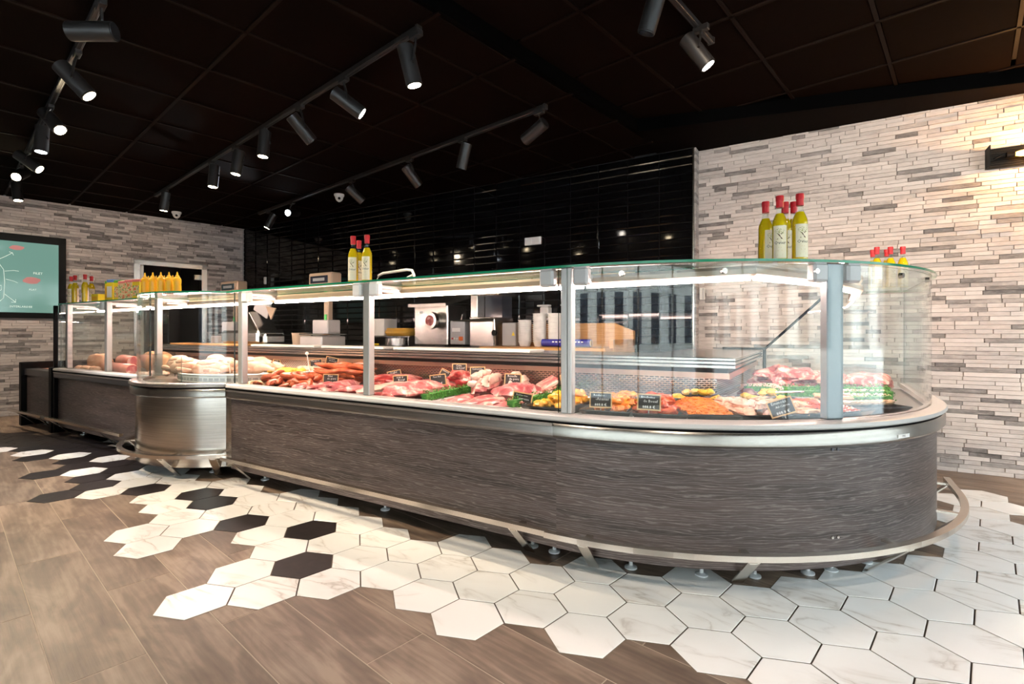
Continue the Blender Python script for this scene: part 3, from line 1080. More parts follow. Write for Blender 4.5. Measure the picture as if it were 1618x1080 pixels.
for nm, (cx_, cy_, ln_, rz_) in (('street_facade', (14.0, 6.0, 40.0, PI / 2)), ('street_facade', (2.0, -15.0, 36.0, 0))):
    dv = Vector((math.cos(rz_), math.sin(rz_)))
    m = MB(); m.box((cx_, cy_, 3.8), (ln_, .6, 8.0), rz_)
    nn = Vector((-cx_, -cy_)).normalized(); nrm = Vector((-dv.y, dv.x)); nrm = nrm if nrm.dot(nn) > 0 else -nrm
    for zz in (3.2, 6.4, 7.8): m.box((cx_ + nrm.x * .35, cy_ + nrm.y * .35, zz), (ln_, .3, .25), rz_)
    fo = m.build(nm, pm('pale_render', (.55, .52, .47), .8)); tag(fo, kind='structure')
    g = MB()
    k = int(ln_ / 2.4)
    for i in range(k):
        for zz in (1.6, 4.8):
            o_ = -ln_ / 2 + 1.2 + 2.4 * i
            g.box((cx_ + dv.x * o_ + nrm.x * .31, cy_ + dv.y * o_ + nrm.y * .31, zz), (1.1, .06, 1.9), rz_)
    gw = g.build('facade_windows', pm('facade_glass', (.03, .035, .045), .1), fo); gw['kind'] = 'stuff'
gr = MB(); gr.prism([(-30, -40), (40, -40), (40, 30), (-30, 30)], -0.25, -0.13)
tag(gr.build('street_ground', pm('paving', (.35, .34, .33), .8)), kind='structure')

# ------------------------------------------------------------------ display cases
YF = 2.10; CX, CY, R = -1.05, 3.66, 1.56
XL, XD0, XD1 = -6.89, -4.95, -3.67
ZT0, ZT1 = 1.355, 1.366                  # top glass
main_path = straight(XD1, YF, CX, YF, 0, -1, 6)
curve_path = arc(CX, CY, R, -90, 0, 34) + [(CX + R, 4.0, 1, 0), (CX + R, 4.68, 1, 0)]
left_path = straight(XL, YF, XD0, YF, 0, -1, 3)
DC = (-4.35, 2.60); DR = 0.77
drum_path = [(XD0, 2.115, -.5, -.86)] + arc(DC[0], DC[1], DR, 219.5, 320.5, 26) + [(XD1, 2.115, .35, -.94)]
low_path = straight(-7.80, YF, -7.02, YF, 0, -1, 1)


def case_front(root, path, steel, band_mat, panel_mat, uoff=0.0, glass_d=-0.02, rim_mat=None, zlow=0.08):
    """wood or steel front, steel band, dark gap, bumper, glass and top glass along one path"""
    m = MB(); m.uoff = uoff
    m.sweep(path, [(0, zlow), (0, .588), (-.02, .588), (-.02, zlow)])
    p = m.build('front_panel', panel_mat, root, smooth=True)
    m = MB()
    m.sweep(path, [(0.0, .586), (.026, .588), (.036, .598), (.036, .640), (.028, .652), (0, .652)])
    m.build('steel_band', band_mat, root, smooth=True)
    m = MB(); m.sweep(path, [(-.02, .652), (.012, .652), (.012, .664), (-.02, .664)])
    m.build('shadow_gap', M.black, root)
    m = MB(); m.sweep(path, [(-.05, .664), (.036, .664), (.044, .671), (.040, .686), (.028, .692), (-.05, .692)])
    m.build('bumper', rim_mat or M.rim, root, smooth=True)
    m = MB(); d = glass_d
    m.sweep(path, [(d, .692), (d, ZT0 - .004), (d - .008, ZT0 - .004), (d - .008, .692)], [0, 1, 0, 1], capmi=1)
    m.build('front_glass', [M.glass, M.gedge2], root, smooth=True)


def top_glass(root, path, depth, d0=0.0):
    m = MB(); m.sweep(path, [(d0, ZT0), (d0, ZT1), (-depth, ZT1), (-depth, ZT0)], [1, 0, 1, 0], capmi=1)
    return m.build('top_glass', [M.glass, M.gedge], root, smooth=True)


def lamp(root, pts):
    """cream lamp housing with a glowing tube below"""
    path = polypath(pts)
    m = MB(); m.sweep(path, [(.012, 1.302), (.030, 1.312), (.030, 1.335), (.014, 1.350), (-.025, 1.350), (-.025, 1.302)])
    m.build('lamp_housing', M.cream, root)
    for i in range(len(pts) - 1):
        a = Vector(pts[i]); b = Vector(pts[i + 1]); dv = b - a
        k = max(1, round(dv.length / 1.15))
        for j in range(k):
            p = a + dv * (j / k) + dv.normalized() * .010; q = a + dv * ((j + 1) / k) - dv.normalized() * .010
            t = MB(); t.cyl((p.x, p.y, 1.294), (q.x, q.y, 1.294), .0075, n=8)
            t.build('lamp_tube', M.led, root)


def arm(root, x, y0, y1):
    m = MB(); m.bbox((x, (y0 + y1) / 2, 1.337), (.028, abs(y1 - y0), .030), .006)
    m.bbox((x, (y0 + y1) / 2 + .02, 1.318), (.018, abs(y1 - y0) - .06, .02), .004)
    m.build('lamp_arm', M.alu, root)


def post(root, x, y, rz=0.0, wdt=.052, dp=.045, mat=None, cl=(-1, 1), two=True, off=.070):
    m = MB()
    m.bbox((x, y, (.692 + ZT0) / 2), (wdt, dp, ZT0 - .692), .004, rz)
    m.build('post', mat or M.alu, root)
    for k in cl:
        c = MB()
        ca, sa = math.cos(rz), math.sin(rz)
        px, py = x + ca * off * k + sa * .012, y + sa * off * k - ca * .012
        c.bbox((px, py, 1.314), (.074, .05, .080), .010, rz)
        c.bbox((px, py, 1.353), (.062, .04, .012), .003, rz)
        c.build('clamp', M.greyplastic if mat else M.white, root)


def rail(root, path, d, brackets, z0=.168, z1=.192, wd=.032):
    m = MB(); m.sweep(path, [(d - wd, z0), (d, z0), (d, z1), (d - wd, z1)])
    m.build('foot_rail', M.railmetal, root)
    for (x, y, nx, ny) in brackets:
        b = MB()
        px, py = -ny, nx
        # flat leg leaning from the rail back to the floor
        for k in (-1,):
            a0 = (x + nx * (d - .004), y + ny * (d - .004)); a1 = (x - nx * .055, y - ny * .055)
            hw = .024; th = .010
            vs = []
            for (qx, qy), zz in ((a0, z0), (a1, 0.004)):
                for sx, sd in ((-hw, 0), (hw, 0), (hw, -th), (-hw, -th)):
                    vs.append((qx + px * sx + nx * sd, qy + py * sx + ny * sd, zz))
            b.add(vs, [(0, 1, 2, 3), (4, 5, 6, 7), (0, 1, 5, 4), (1, 2, 6, 5), (2, 3, 7, 6), (3, 0, 4, 7)])
            a2 = (x - nx * .03, y - ny * .03)
            b.box(((a2[0] + x + nx * d * .9) / 2, (a2[1] + y + ny * d * .9) / 2, z0 - .006), (.03, abs(d) + .02, .012), math.atan2(px * 0 + py, px))
        b.build('rail_bracket', M.railmetal, root)


def feet(root, pts):
    for x, y in pts:
        m = MB(); m.lathe([(0, 0.0005), (.028, .0005), (.028, .007), (.014, .013), (.009, .014), (.009, .085), (0, .085)], (x, y, 0), 14)
        m.build('levelling_foot', M.zinc, root, smooth=True)


def deck(root, poly, z0=.640, z1=.650):
    m = MB(); m.prism(poly, z0, z1)
    return m.build('display_deck', M.deck, root)


def worktop(root, poly_path, depth, inner=None):
    """stainless service shelf with a ridged front moulding"""
    path = polypath(poly_path)
    m = MB()
    m.sweep(path, [(-depth, .905), (-depth, .920), (-.01, .920), (.0, .916), (.0, .905), (-.008, .903), (-.008, .899), (0, .897), (0, .884), (-.008, .882), (-.008, .878), (0, .876), (0, .862), (-.012, .858), (-.03, .858), (-.03, .905)], [0, 0, 0, 0, 1, 1, 1, 0, 1, 1, 1, 0, 0, 0, 0, 0])  # groove faces take dark steel: shade between the ridges put into the colour
    m.build('service_shelf', [M.steel, M.darksteel], root)
    m = MB(); m.sweep(path, [(-.045, .826), (-.045, .862), (-.07, .862), (-.07, .826)], 0)
    m.build('dark_channel', M.blackmatte, root)
    m = MB(); m.sweep(path, [(-.034, .799), (-.034, .832), (-.07, .832), (-.07, .799)])
    m.build('copper_tinted_ledge', M.copper, root)


def rear_panel(root, pts):
    path = polypath(pts)
    m = MB(); m.sweep(path, [(0, .650), (0, .812), (-.01, .812), (-.01, .650)])
    m.build('perforated_panel', M.perf, root)
    m = MB(); m.sweep(path, [(-.012, .10), (-.012, .80), (-.03, .80), (-.03, .10)])
    m.build('rear_wall', M.darksteel, root)


WT = 3.05
# -- straight case
t = thing('display_case', 'long straight glass meat counter between the steel drum and the curved end', 'display counter', (-2.4, 2.6, 0))
main_case = t
case_front(t, main_path, 0, M.steel, M.laminate, 3.0)
top_glass(t, main_path, .37)
lamp(t, [(XD1 + .02, 2.43), (CX, 2.43)])
for x in (-3.60, -2.31):
    post(t, x, 2.145, cl=(-1, 1) if x > -3 else (1,)); arm(t, x, 2.15, 2.42)
deck(t, [(XD1, 2.06), (CX, 2.06), (CX, 3.12), (XD1, 3.12)])
rear_panel(t, [(XD1, 3.11), (CX, 3.11)])
worktop(t, [(XD1, WT), (CX, WT)], .58)
rail(t, straight(XD1 + .06, YF, CX, YF, 0, -1, 1), .115, [(-3.50, YF, 0, -1), (-1.22, YF, 0, -1)])
feet(t, [(-3.45, 2.22), (-2.25, 2.22), (-1.24, 2.22), (-1.12, 2.22), (-3.4, 3.0), (-2.2, 3.0), (-1.2, 3.0)])
m = MB(); m.box(((XD1 + CX) / 2, 2.62, .36), (CX - XD1 - .02, .90, .52)); m.build('carcass', M.blackmatte, t)

# -- curved end
t = thing('display_case', 'curved end of the glass meat counter with rounded dark wood front', 'display counter', (-.6, 3.4, 0))
curve_case = t
case_front(t, curve_path, 0, M.band, M.laminate, 6.3)
top_glass(t, curve_path, .40)
lamp(t, [(CX, 2.43), (-.27, 2.43), (-.01, 2.96), (.16, 3.7), (.17, 4.62)])
post(t, CX + .028, 2.142, mat=M.greyplastic, wdt=.030, cl=(-1, 1), off=.085)
m = MB(); m.bbox((CX + .056, 2.142, (.692 + ZT0) / 2), (.020, .045, ZT0 - .692), .003); m.build('post', M.alu, t)
arm(t, CX + .04, 2.15, 2.42)
a = math.radians(-45); px, py = CX + 1.515 * math.cos(a), CY + 1.515 * math.sin(a)
post(t, px, py, a + PI / 2, mat=M.darkalu, wdt=.085, dp=.04, cl=(-1, 1), off=.085)
inner = [(-.78, 3.11), (-.56, 3.27), (-.50, 4.66)]
dk = [(CX, 2.06)] + [(p[0] - p[2] * .04, p[1] - p[3] * .04) for p in curve_path] + [(-.50, 4.66), (-.56, 3.27), (-.78, 3.11), (CX, 3.11)]
deck(t, dk)
rear_panel(t, [(CX, 3.11)] + inner)
worktop(t, [(CX, WT), (-.425, WT), (-.445, 4.66)], .58)
bk = [(CX + R * math.cos(math.radians(x)), CY + R * math.sin(math.radians(x)), math.cos(math.radians(x)), math.sin(math.radians(x))) for x in (-84, -61, -36, -12)]
rail(t, curve_path[:-1], .125, bk + [(CX + R, 3.95, 1, 0)])
feet(t, [(CX + 1.44 * math.cos(math.radians(x)), CY + 1.44 * math.sin(math.radians(x))) for x in (-78, -66, -57, -47, -42, -33, -18)] + [(-.6, 3.4), (-.6, 4.5)])
for u_ in (-79, -63.5, -49, -30, -18):
    a = math.radians(u_); r_ = R - .008
    m = MB()
    p0 = (CX + (r_ - .012) * math.cos(a), CY + (r_ - .012) * math.sin(a), 1.318); p1 = (CX + (r_ + .004) * math.cos(a), CY + (r_ + .004) * math.sin(a), 1.318)
    m.cyl(p0, p1, .013, .011, 16); m.build('glass_stud', M.chrome, t)
for u_ in (-46.6, -45.6):
    for zz in (.572, .205):
        a = math.radians(u_)
        m = MB(); m.cyl((CX + (R - .004) * math.cos(a), CY + (R - .004) * math.sin(a), zz), (CX + (R + .005) * math.cos(a), CY + (R + .005) * math.sin(a), zz), .007, .006, 12)
        m.build('screw_head', M.darksteel if zz > .4 else M.chrome, t)
# end pane with its black edge
m = MB(); m.add([(-.43, 4.66, .92), (-.02, 4.66, 1.335), (.50, 4.66, 1.345), (.50, 4.66, .66), (-.43, 4.66, .66), (-.43, 4.668, .92), (-.02, 4.668, 1.335), (.50, 4.668, 1.345), (.50, 4.668, .66), (-.43, 4.668, .66)],
      [(0, 1, 2, 3, 4), (9, 8, 7, 6, 5), (0, 5, 6, 1), (1, 6, 7, 2), (2, 7, 8, 3), (3, 8, 9, 4), (4, 9, 5, 0)])
m.build('end_glass', M.glass, t)
m = MB()
m.tube([(-.43, 4.655, .66), (-.43, 4.655, .925)], .014, 6); m.tube([(-.43, 4.655, .925), (-.02, 4.655, 1.335)], .011, 6); m.tube([(-.43, 4.655, .93), (-.75, 4.655, .93)], .010, 6)
m.build('black_end_trim', M.black, t)
m = MB()
m.prism([(CX, 2.2), (-.7, 2.23), (-.35, 2.4), (.05, 2.75), (.32, 3.25), (.40, 3.7), (.40, 4.6), (-.48, 4.6), (-.54, 3.3), (-.78, 3.1), (CX, 3.1)], .10, .63)
m.build('carcass', M.blackmatte, t)
# small maker's plate on the steel band
a = math.radians(-33); r_ = R + .0365
m = MB(); m.box((CX + r_ * math.cos(a), CY + r_ * math.sin(a), .612), (.085, .002, .016), a + PI / 2)
m.build('maker_plate', M.white, t)
vs_, fs_ = text_mesh('MAL', .013)
m = MB(); m.add([(CX + (r_ + .0015) * math.cos(a) - math.sin(a) * x, CY + (r_ + .0015) * math.sin(a) + math.cos(a) * x, .612 + y) for x, y, z in vs_], fs_)
m.build('plate_lettering', M.ink, t)

# -- drum
t = thing('display_drum', 'round brushed steel poultry counter with tall curved glass', 'display counter', (-4.3, 2.5, 0))
drum = t
case_front(t, drum_path, 0, M.band, M.steelv, 0, glass_d=-.012, rim_mat=M.steel)
m = MB(); m.prism([(p[0] - p[2] * .02, p[1] - p[3] * .02) for p in drum_path] + [(XD1, 3.12), (XD0, 3.12)], ZT0, ZT1, 1, 0)
m.m = [0, 0] + [1] * (len(m.m) - 2)
m.build('top_glass', [M.glass, M.gedge], t)
post(t, -4.90, 2.17, cl=()); arm(t, -4.90, 2.18, 2.42)
lamp(t, [(XD0 + .02, 2.43), (XD1 - .02, 2.43)])
dk = [(p[0] - p[2] * .03, p[1] - p[3] * .03) for p in drum_path] + [(XD1, 3.12), (XD0, 3.12)]
m = MB(); m.prism(dk, .655, .670); m.build('display_deck', M.deck, t)
rear_panel(t, [(XD0, 3.11), (XD1, 3.11)])
worktop(t, [(XD0, WT), (XD1, WT)], .58)
m = MB(); m.sweep(arc(DC[0], DC[1], .66, 205, 290, 22), [(0, .672), (0, .885), (-.006, .885), (-.006, .672)], [0, 1, 0, 1], capmi=1)
m.build('inner_guard', [M.glass, M.gedge2], t, smooth=True)
rail(t, arc(DC[0], DC[1], DR, 212, 322, 26), .115, [(DC[0] + DR * math.cos(math.radians(x)), DC[1] + DR * math.sin(math.radians(x)), math.cos(math.radians(x)), math.sin(math.radians(x))) for x in (225, 292, 316)])
m = MB(); m.prism([(DC[0] + .66 * math.cos(math.radians(x)), DC[1] + .66 * math.sin(math.radians(x))) for x in range(215, 330, 8)] + [(XD1, 3.1), (XD0, 3.1)], .10, .63)
m.build('carcass', M.blackmatte, t)
feet(t, [(-4.55, 2.1), (-3.98, 2.14), (-4.6, 3.0), (-3.9, 3.0)])
# seam ring on the drum
m = MB(); m.sweep(drum_path, [(0.0, .165), (.004, .165), (.004, .172), (0, .172)]); m.build('seam_ring', M.chrome, t)

# -- left case
t = thing('display_case', 'shorter glass charcuterie counter with dark wood front left of the steel drum', 'display counter', (-5.9, 2.6, 0))
left_case = t
case_front(t, left_path, 0, M.darksteel, M.laminate, 0)
top_glass(t, left_path, .37)
lamp(t, [(XL + .04, 2.43), (XD0, 2.43)])
for x in (-6.74, -5.81):
    post(t, x, 2.145, cl=(-1,)); arm(t, x, 2.15, 2.42)
deck(t, [(XL, 2.06), (XD0, 2.06), (XD0, 3.12), (XL, 3.12)])
rear_panel(t, [(XL, 3.11), (XD0, 3.11)])
worktop(t, [(XL + .05, WT), (XD0, WT)], .58)
rail(t, straight(XL + .02, YF, XD0 - .22, YF, 0, -1, 1), .115, [(-6.75, YF, 0, -1), (-5.6, YF, 0, -1)])
feet(t, [(-6.6, 2.22), (-5.2, 2.22), (-6.6, 3.0), (-5.2, 3.0)])
m = MB(); m.box(((XL + XD0) / 2, 2.62, .36), (XD0 - XL - .02, .90, .52)); m.build('carcass', M.blackmatte, t)
m = MB(); m.bbox((XL - .012, 2.62, .72), (.024, 1.10, 1.27), .004); m.build('end_panel', [glass_mat('end_pane')], t)
m = MB(); m.bbox((XL - .012, 2.085, .68), (.028, .035, 1.33), .004); m.build('end_trim', M.black, t)

# -- low open unit at the far left
t = thing('low_counter', 'low open counter unit with black side panels at the far left end', 'counter', (-7.4, 2.6, 0))
m = MB(); m.uoff = 11; m.sweep(low_path, [(0, .10), (0, .58), (-.02, .58), (-.02, .10)]); m.build('front_panel', M.laminate, t)
m = MB(); m.sweep(low_path, [(.0, .575), (.022, .58), (.022, .648), (.0, .652), (-.10, .652), (-.10, .575)]); m.build('top_band', M.darksteel, t)
m = MB(); m.bbox((-7.84, 2.55, .365), (.07, 1.0, .72), .005); m.build('side_panel', M.black, t)
m = MB(); m.bbox((-6.985, 2.16, .35), (.07, .2, .69), .005); m.build('side_panel', M.black, t)
m = MB(); m.box((-7.42, 2.6, .636), (.78, .9, .02)); m.build('tray_floor', M.ham, t)
m = MB(); m.box((-7.42, 3.04, .69), (.78, .03, .10)); m.build('back_panel', M.packpink, t)
m = MB(); m.box((-7.42, 2.62, .34), (.76, .88, .48)); m.build('carcass', M.blackmatte, t)
rail(t, straight(-8.02, YF, -7.0, YF, 0, -1, 1), .115, [(-7.72, YF, 0, -1), (-7.12, YF, 0, -1)])
feet(t, [(-7.7, 2.25), (-7.2, 2.25)])

# ------------------------------------------------------------------ lights on tracks
TRK = {'t1': ([-3.318, -8.35], .556), 't2': ([-2.32, -7.56], 1.803), 't3': ([-2.40, -7.60], 3.065)}


def track(name, a, b, z, label):
    t = thing(name, label, 'light track', ((a[0] + b[0]) / 2, (a[1] + b[1]) / 2, z))
    d = Vector((b[0] - a[0], b[1] - a[1])); an = math.atan2(d.y, d.x)
    m = MB(); m.bbox(((a[0] + b[0]) / 2, (a[1] + b[1]) / 2, z - .017), (d.length, .034, .034), .003, an); m.build('track_body', M.lampblack, t)
    m = MB()
    for s_ in (-.009, .009):
        n_ = Vector((-d.y, d.x)).normalized() * s_
        m.box(((a[0] + b[0]) / 2 + n_.x, (a[1] + b[1]) / 2 + n_.y, z - .035), (d.length - .01, .003, .003), an)
    m.build('track_conductor', M.darksteel, t)
    for p in (a, b):
        m = MB(); m.bbox((p[0], p[1], z - .017), (.02, .042, .042), .004, an); m.build('track_end_cap', M.lampblack, t)


track('light_track', pin(-1.9, .556), pin(-8.35, .556), CEIL - .010, 'black ceiling light track nearest the left wall end, carrying seven spotlights')
track('light_track', pin(-2.32, 1.803), pin(-7.56, 1.803), CEIL - .010, 'black ceiling light track running along the middle of the ceiling')
track('light_track', pin(-2.40, 3.065), pin(-7.60, 3.065), CEIL - .010, 'black ceiling light track closest to the black tiled wall')
track('light_track', pin(-1.20, 1.6), pin(-1.20, 3.2), Z2 - .010, 'short black light track in the right ceiling bay')

HEADS = [
    ((-3.178, 1.143), (-3.218, 1.118, 2.609), (-.76, -.60, -.06), M.lampwhite, 'w', 'large black spotlight lying level, at the top left of the picture'),
    ((-3.855, 1.266), (-3.868, 1.258, 2.581), (.33, .46, -.64), M.lampwarm, 'w', 'black spotlight tilted right, just below the level one at top left'),
    ((-4.943, 1.463), (-4.933, 1.47, 2.641), (.62, .20, -.62), M.lampwarm, 'w', 'glowing warm spotlight third along the left track'),
    ((-5.507, 1.566), (-5.499, 1.571, 2.651), (.03, -.05, -1), M.lampcool, 'c', 'upright spotlight with a cool white face on the left track'),
    ((-6.344, 1.718), (-6.344, 1.718, 2.654), (.45, .48, -.50), M.lampwarm, 'w', 'black spotlight tilted right above the amber flare on the left track'),
    ((-7.0, 1.84), (-6.98, 1.83, 2.665), (.72, -.50, -.45), M.lampwarm, 'w', 'spotlight flaring amber straight at the viewer at the far left'),
    ((-7.861, 1.994), (-7.818, 2.02, 2.664), (.12, .05, -.98), M.lampwarm, 'w', 'last spotlight of the left track, above the pale stone wall'),
    ((-1.984, 2.193), (-2.013, 2.175, 2.572), (.13, .22, -.95), M.lampwarm, 'w', 'biggest spotlight of the middle track, at its near end'),
    ((-2.749, 2.332), (-2.724, 2.348, 2.594), (.50, .57, -.50), M.lampwhite, 'w', 'second spotlight of the middle track, tilted to the right'),
    ((-3.361, 2.443), (-3.349, 2.451, 2.587), (.16, .68, -.68), M.lampwarm, '', 'third spotlight of the middle track, dark face turned away'),
    ((-4.003, 2.56), (-3.998, 2.563, 2.634), (-.03, -.08, -1), M.lampwarm, 'w', 'fourth spotlight of the middle track, hanging straight down'),
    ((-4.595, 2.668), (-4.578, 2.678, 2.611), (-.10, -.12, -.99), M.lampwarm, 'w', 'fifth spotlight of the middle track, leaning slightly left'),
    ((-5.205, 2.778), (-5.186, 2.79, 2.613), (-.02, -.08, -1), M.lampwarm, 'w', 'sixth spotlight of the middle track, upright and glowing'),
    ((-6.715, 3.053), (-6.724, 3.047, 2.623), (-.155, -.05, -.983), M.lampwarm, 'w', 'farthest spotlight of the middle track, beside the dome camera on the left'),
    ((-1.873, 3.456), (-1.904, 3.437, 2.60), (-.92, .16, -.388), M.lampwarm, '', 'grey-lit spotlight at the near end of the track by the black tiles'),
    ((-2.72, 3.61), (-2.711, 3.615, 2.608), (-.327, .06, -.945), M.lampwarm, '', 'second spotlight of the track by the black tiles, leaning left'),
    ((-3.471, 3.746), (-3.447, 3.761, 2.588), (.205, .672, -.711), M.lampwarm, '', 'third spotlight of the track by the black tiles, pointing at the tiles'),
    ((-4.502, 3.933), (-4.469, 3.954, 2.60), (.369, .679, -.634), M.lampwarm, '', 'fourth spotlight of the track by the black tiles, beside the dome camera'),
    ((-5.921, 4.191), (-5.917, 4.193, 2.62), (.35, -.90, -.22), M.lampcool, 'c', 'fifth spotlight of the track by the black tiles, cool face towards the viewer'),
    ((-6.639, 4.322), (-6.613, 4.338, 2.618), (-.381, -.30, -.894), M.lampwarm, 'w', 'farthest spotlight of the track by the black tiles'),
    ((-.626, 3.153), (-.646, 3.14, 2.712), (.52, .18, -.80), M.lampwhite, 'w', 'spotlight tilted right in the right ceiling bay'),
    ((-.713, 2.678), (-.767, 2.645, 2.727), (-.35, .10, -.93), M.lampwarm, '', 'spotlight cut by the top edge in the right ceiling bay'),
]
LL = .215; DIA = .094
for i, (mt, c, ax, fm, on, lab) in enumerate(HEADS):
    zt = Z2 if i >= 20 else CEIL
    t = thing('track_spotlight', lab, 'spotlight', (mt[0], mt[1], zt), 0, 'ceiling track spotlights')
    ax = Vector(ax).normalized(); c = Vector(c)
    p0 = c - ax * LL / 2; p1 = c + ax * LL / 2
    m = MB(); n = 24
    m.cyl(p0, p1 - ax * .006, DIA / 2, n=n)
    m.build('lamp_head', M.lampblack, t, smooth=True)
    m = MB(); m.cyl(p0 - ax * .004, p0 + ax * .002, DIA / 2 - .006, n=n); m.build('rear_cap', M.darksteel, t)
    # recessed reflector and glowing face
    m = MB(); m.cyl(p1 - ax * .005, p1 + ax * .0005, DIA / 2 - .002, n=n); m.build('lamp_ring', M.lampblack, t, smooth=True)
    m = MB(); m.cyl(p1 + ax * .0006, p1 + ax * .002, DIA / 2 - .010, n=n); m.build('lamp_face', fm if on else M.displayglass, t)
    m = MB()
    m.bbox((mt[0], mt[1], zt - .052), (.09, .036, .036), .004, AF)
    m.build('adapter', M.lampblack, t)
    side = ax.cross(Vector((0, 0, 1)))
    side = side.normalized() if side.length > .2 else Vector((math.cos(TH), math.sin(TH), 0))
    h = Vector((mt[0], mt[1], zt - .065))
    m = MB(); m.tube([h, h + (c - h) * .35 + side * .03, c + side * (DIA / 2 + .006)], .008, 6)
    m.build('yoke', M.lampblack, t)
    if on:
        l = bpy.data.lights.new('spot', 'SPOT')
        l.energy = 75; l.spot_size = math.radians(62); l.spot_blend = .6; l.shadow_soft_size = .035
        l.color = (1.0, .80, .58) if on == 'w' else (.88, .94, 1.0)
        o = bpy.data.objects.new('spot', l); C.objects.link(o)
        o.parent = t; o.location = p1 + ax * .01 - Vector(t.location)
        o.rotation_mode = 'QUATERNION'; o.rotation_quaternion = (-ax).to_track_quat('Z', 'Y')

# dome cameras
for (x, y, lab) in ((-7.97, 3.764, 'small white dome camera under the ceiling above the stone wall'), (-5.215, 4.354, 'small white dome camera under the ceiling near the black tiles')):
    t = thing('dome_camera', lab, 'camera', (x, y, CEIL))
    m = MB(); m.lathe([(0, 0), (.062, 0), (.062, -.022), (.052, -.034), (0, -.034)], (x, y, CEIL), 20); m.build('camera_base', M.white, t, smooth=True)
    m = MB(); m.lathe([(.05, -.034), (.047, -.055), (.034, -.080), (.014, -.095), (0, -.097)], (x, y, CEIL), 20); m.build('camera_ball', M.white, t, smooth=True)
    m = MB(); q = Vector((-x, -y, -.9)).normalized(); p = Vector((x, y, CEIL - .055)) + q * .026
    m.cyl(p, p + q * .022, .018, .016, 14); m.build('lens', M.black, t)

# ------------------------------------------------------------------ things on the walls
t = thing('wall_sconce', 'black metal wall lamp with an amber bulb on the right stone wall', 'wall lamp', (1.27, YS - .02, 2.345))
x0, x1, z0, z1 = 1.014, 1.60, 2.272, 2.420
yb = YS - .020; yf = YS - .15
m = MB()
m.box(((x0 + x1) / 2, yb - .004, (z0 + z1) / 2), (x1 - x0, .008, z1 - z0)); m.build('back_plate', M.black, t)
m = MB()
for xx in (x0, x1): m.box((xx, (yb + yf) / 2, (z0 + z1) / 2), (.005, yb - yf, z1 - z0))
for k in range(9): m.box(((x0 + x1) / 2, yb - .012, z0 + .012 + k * .0155), (x1 - x0, .006, .004))
m.build('housing', M.black, t)
m = MB(); m.cyl((x0 + .10, yf + .06, 2.345), (x0 + .145, yf + .06, 2.345), .02, n=12); m.build('bulb_socket', M.black, t)
m = MB()
zc = 2.345
m.tube([(x0 + .145, yf + .06, zc), (x0 + .17, yf + .06, zc), (x0 + .22, yf + .06, zc), (x0 + .36, yf + .06, zc), (x0 + .40, yf + .06, zc)], [.012, .02, .026, .026, .008], 14)
m.build('bulb', M.bulb, t, smooth=True)
m = MB()
m.tube([(x0 + .03, yf + .05, zc - .02), (x0 + .09, yf + .05, zc + .01), (x0 + .10, yf + .06, zc)], .006, 6); m.build('lamp_wire', M.black, t)
l = bpy.data.lights.new('sconce_glow', 'POINT'); l.energy = 26; l.color = (1, .50, .17); l.shadow_soft_size = .03
o = bpy.data.objects.new('sconce_glow', l); C.objects.link(o); o.parent = t; o.location = (x0 + .30 - 1.27, yf + .06 - .04 - (YS - .02), 0)

# backlit board on the left wall
t = thing('menu_board', 'black framed backlit green board with white line drawings on the left stone wall', 'board', LW(-.2, .02, 1.79))
m = MB()
fw = .095
wbox(m, SC0, SC1, .0, .05, SZ1 - fw, SZ1); wbox(m, SC0, SC1, .0, .05, SZ0, SZ0 + fw * .75); wbox(m, SC1 - .075, SC1, .0, .05, SZ0, SZ1); wbox(m, SC0, SC0 + .075, .0, .05, SZ0, SZ1)
m.build('board_frame', M.black, t)
m = MB(); wbox(m, SC0 + .06, SC1 - .06, .004, .028, SZ0 + .05, SZ1 - .07); m.build('board_screen', M.screen, t)


def sline(pts, r=.0026, mat=None, nm='chalk_drawing'):
    m = MB(); m.tube([LW(a, .030, b) for a, b in pts], r, 5); return m.build(nm, mat or M.chalk, t)


for pts in ([(-.05, 1.98), (.0, 1.93), (.04, 1.86), (.05, 1.7), (.04, 1.5), (.0, 1.45)], [(-.04, 1.96), (.06, 2.03), (.12, 2.08)], [(.09, 2.09), (.12, 2.08), (.13, 2.05)],
            [(.05, 1.84), (.13, 1.855), (.18, 1.85)], [(.06, 1.74), (.13, 1.72), (.17, 1.70)], [(.05, 1.55), (.11, 1.49), (.15, 1.45)], [(.15, 1.49), (.15, 1.45), (.11, 1.45)], [(-.05, 1.64), (.02, 1.66), (.02, 1.6), (-.03, 1.58)]):
    sline(pts)
for body, s0_, zz, sz in (('FILET', .36, 1.835, .04), ('PLAT', .31, 1.62, .032), ('INTERLARDEE', .20, 1.395, .034)):
    vs_, fs_ = text_mesh(body, sz)
    m = MB(); m.add([LW(s0_ + x, .0295, zz + y) for x, y, z in vs_], fs_); m.build('board_lettering', M.chalk, t)
for (s0_, zz, a_, b_) in ((.30, 1.74, .085, .045), (.16, 2.15, .07, .03)):
    m = MB(); m.add([LW(s0_ + a_ * math.cos(k * PI / 6) * (1 + .15 * math.sin(k * 2.1)), .0290, zz + b_ * math.sin(k * PI / 6)) for k in range(12)], [tuple(range(12))]); m.build('cut_drawing', pm('board_pink', (.25, .08, .08), .6, emit=(.28, .12, .11), es=.5), t)

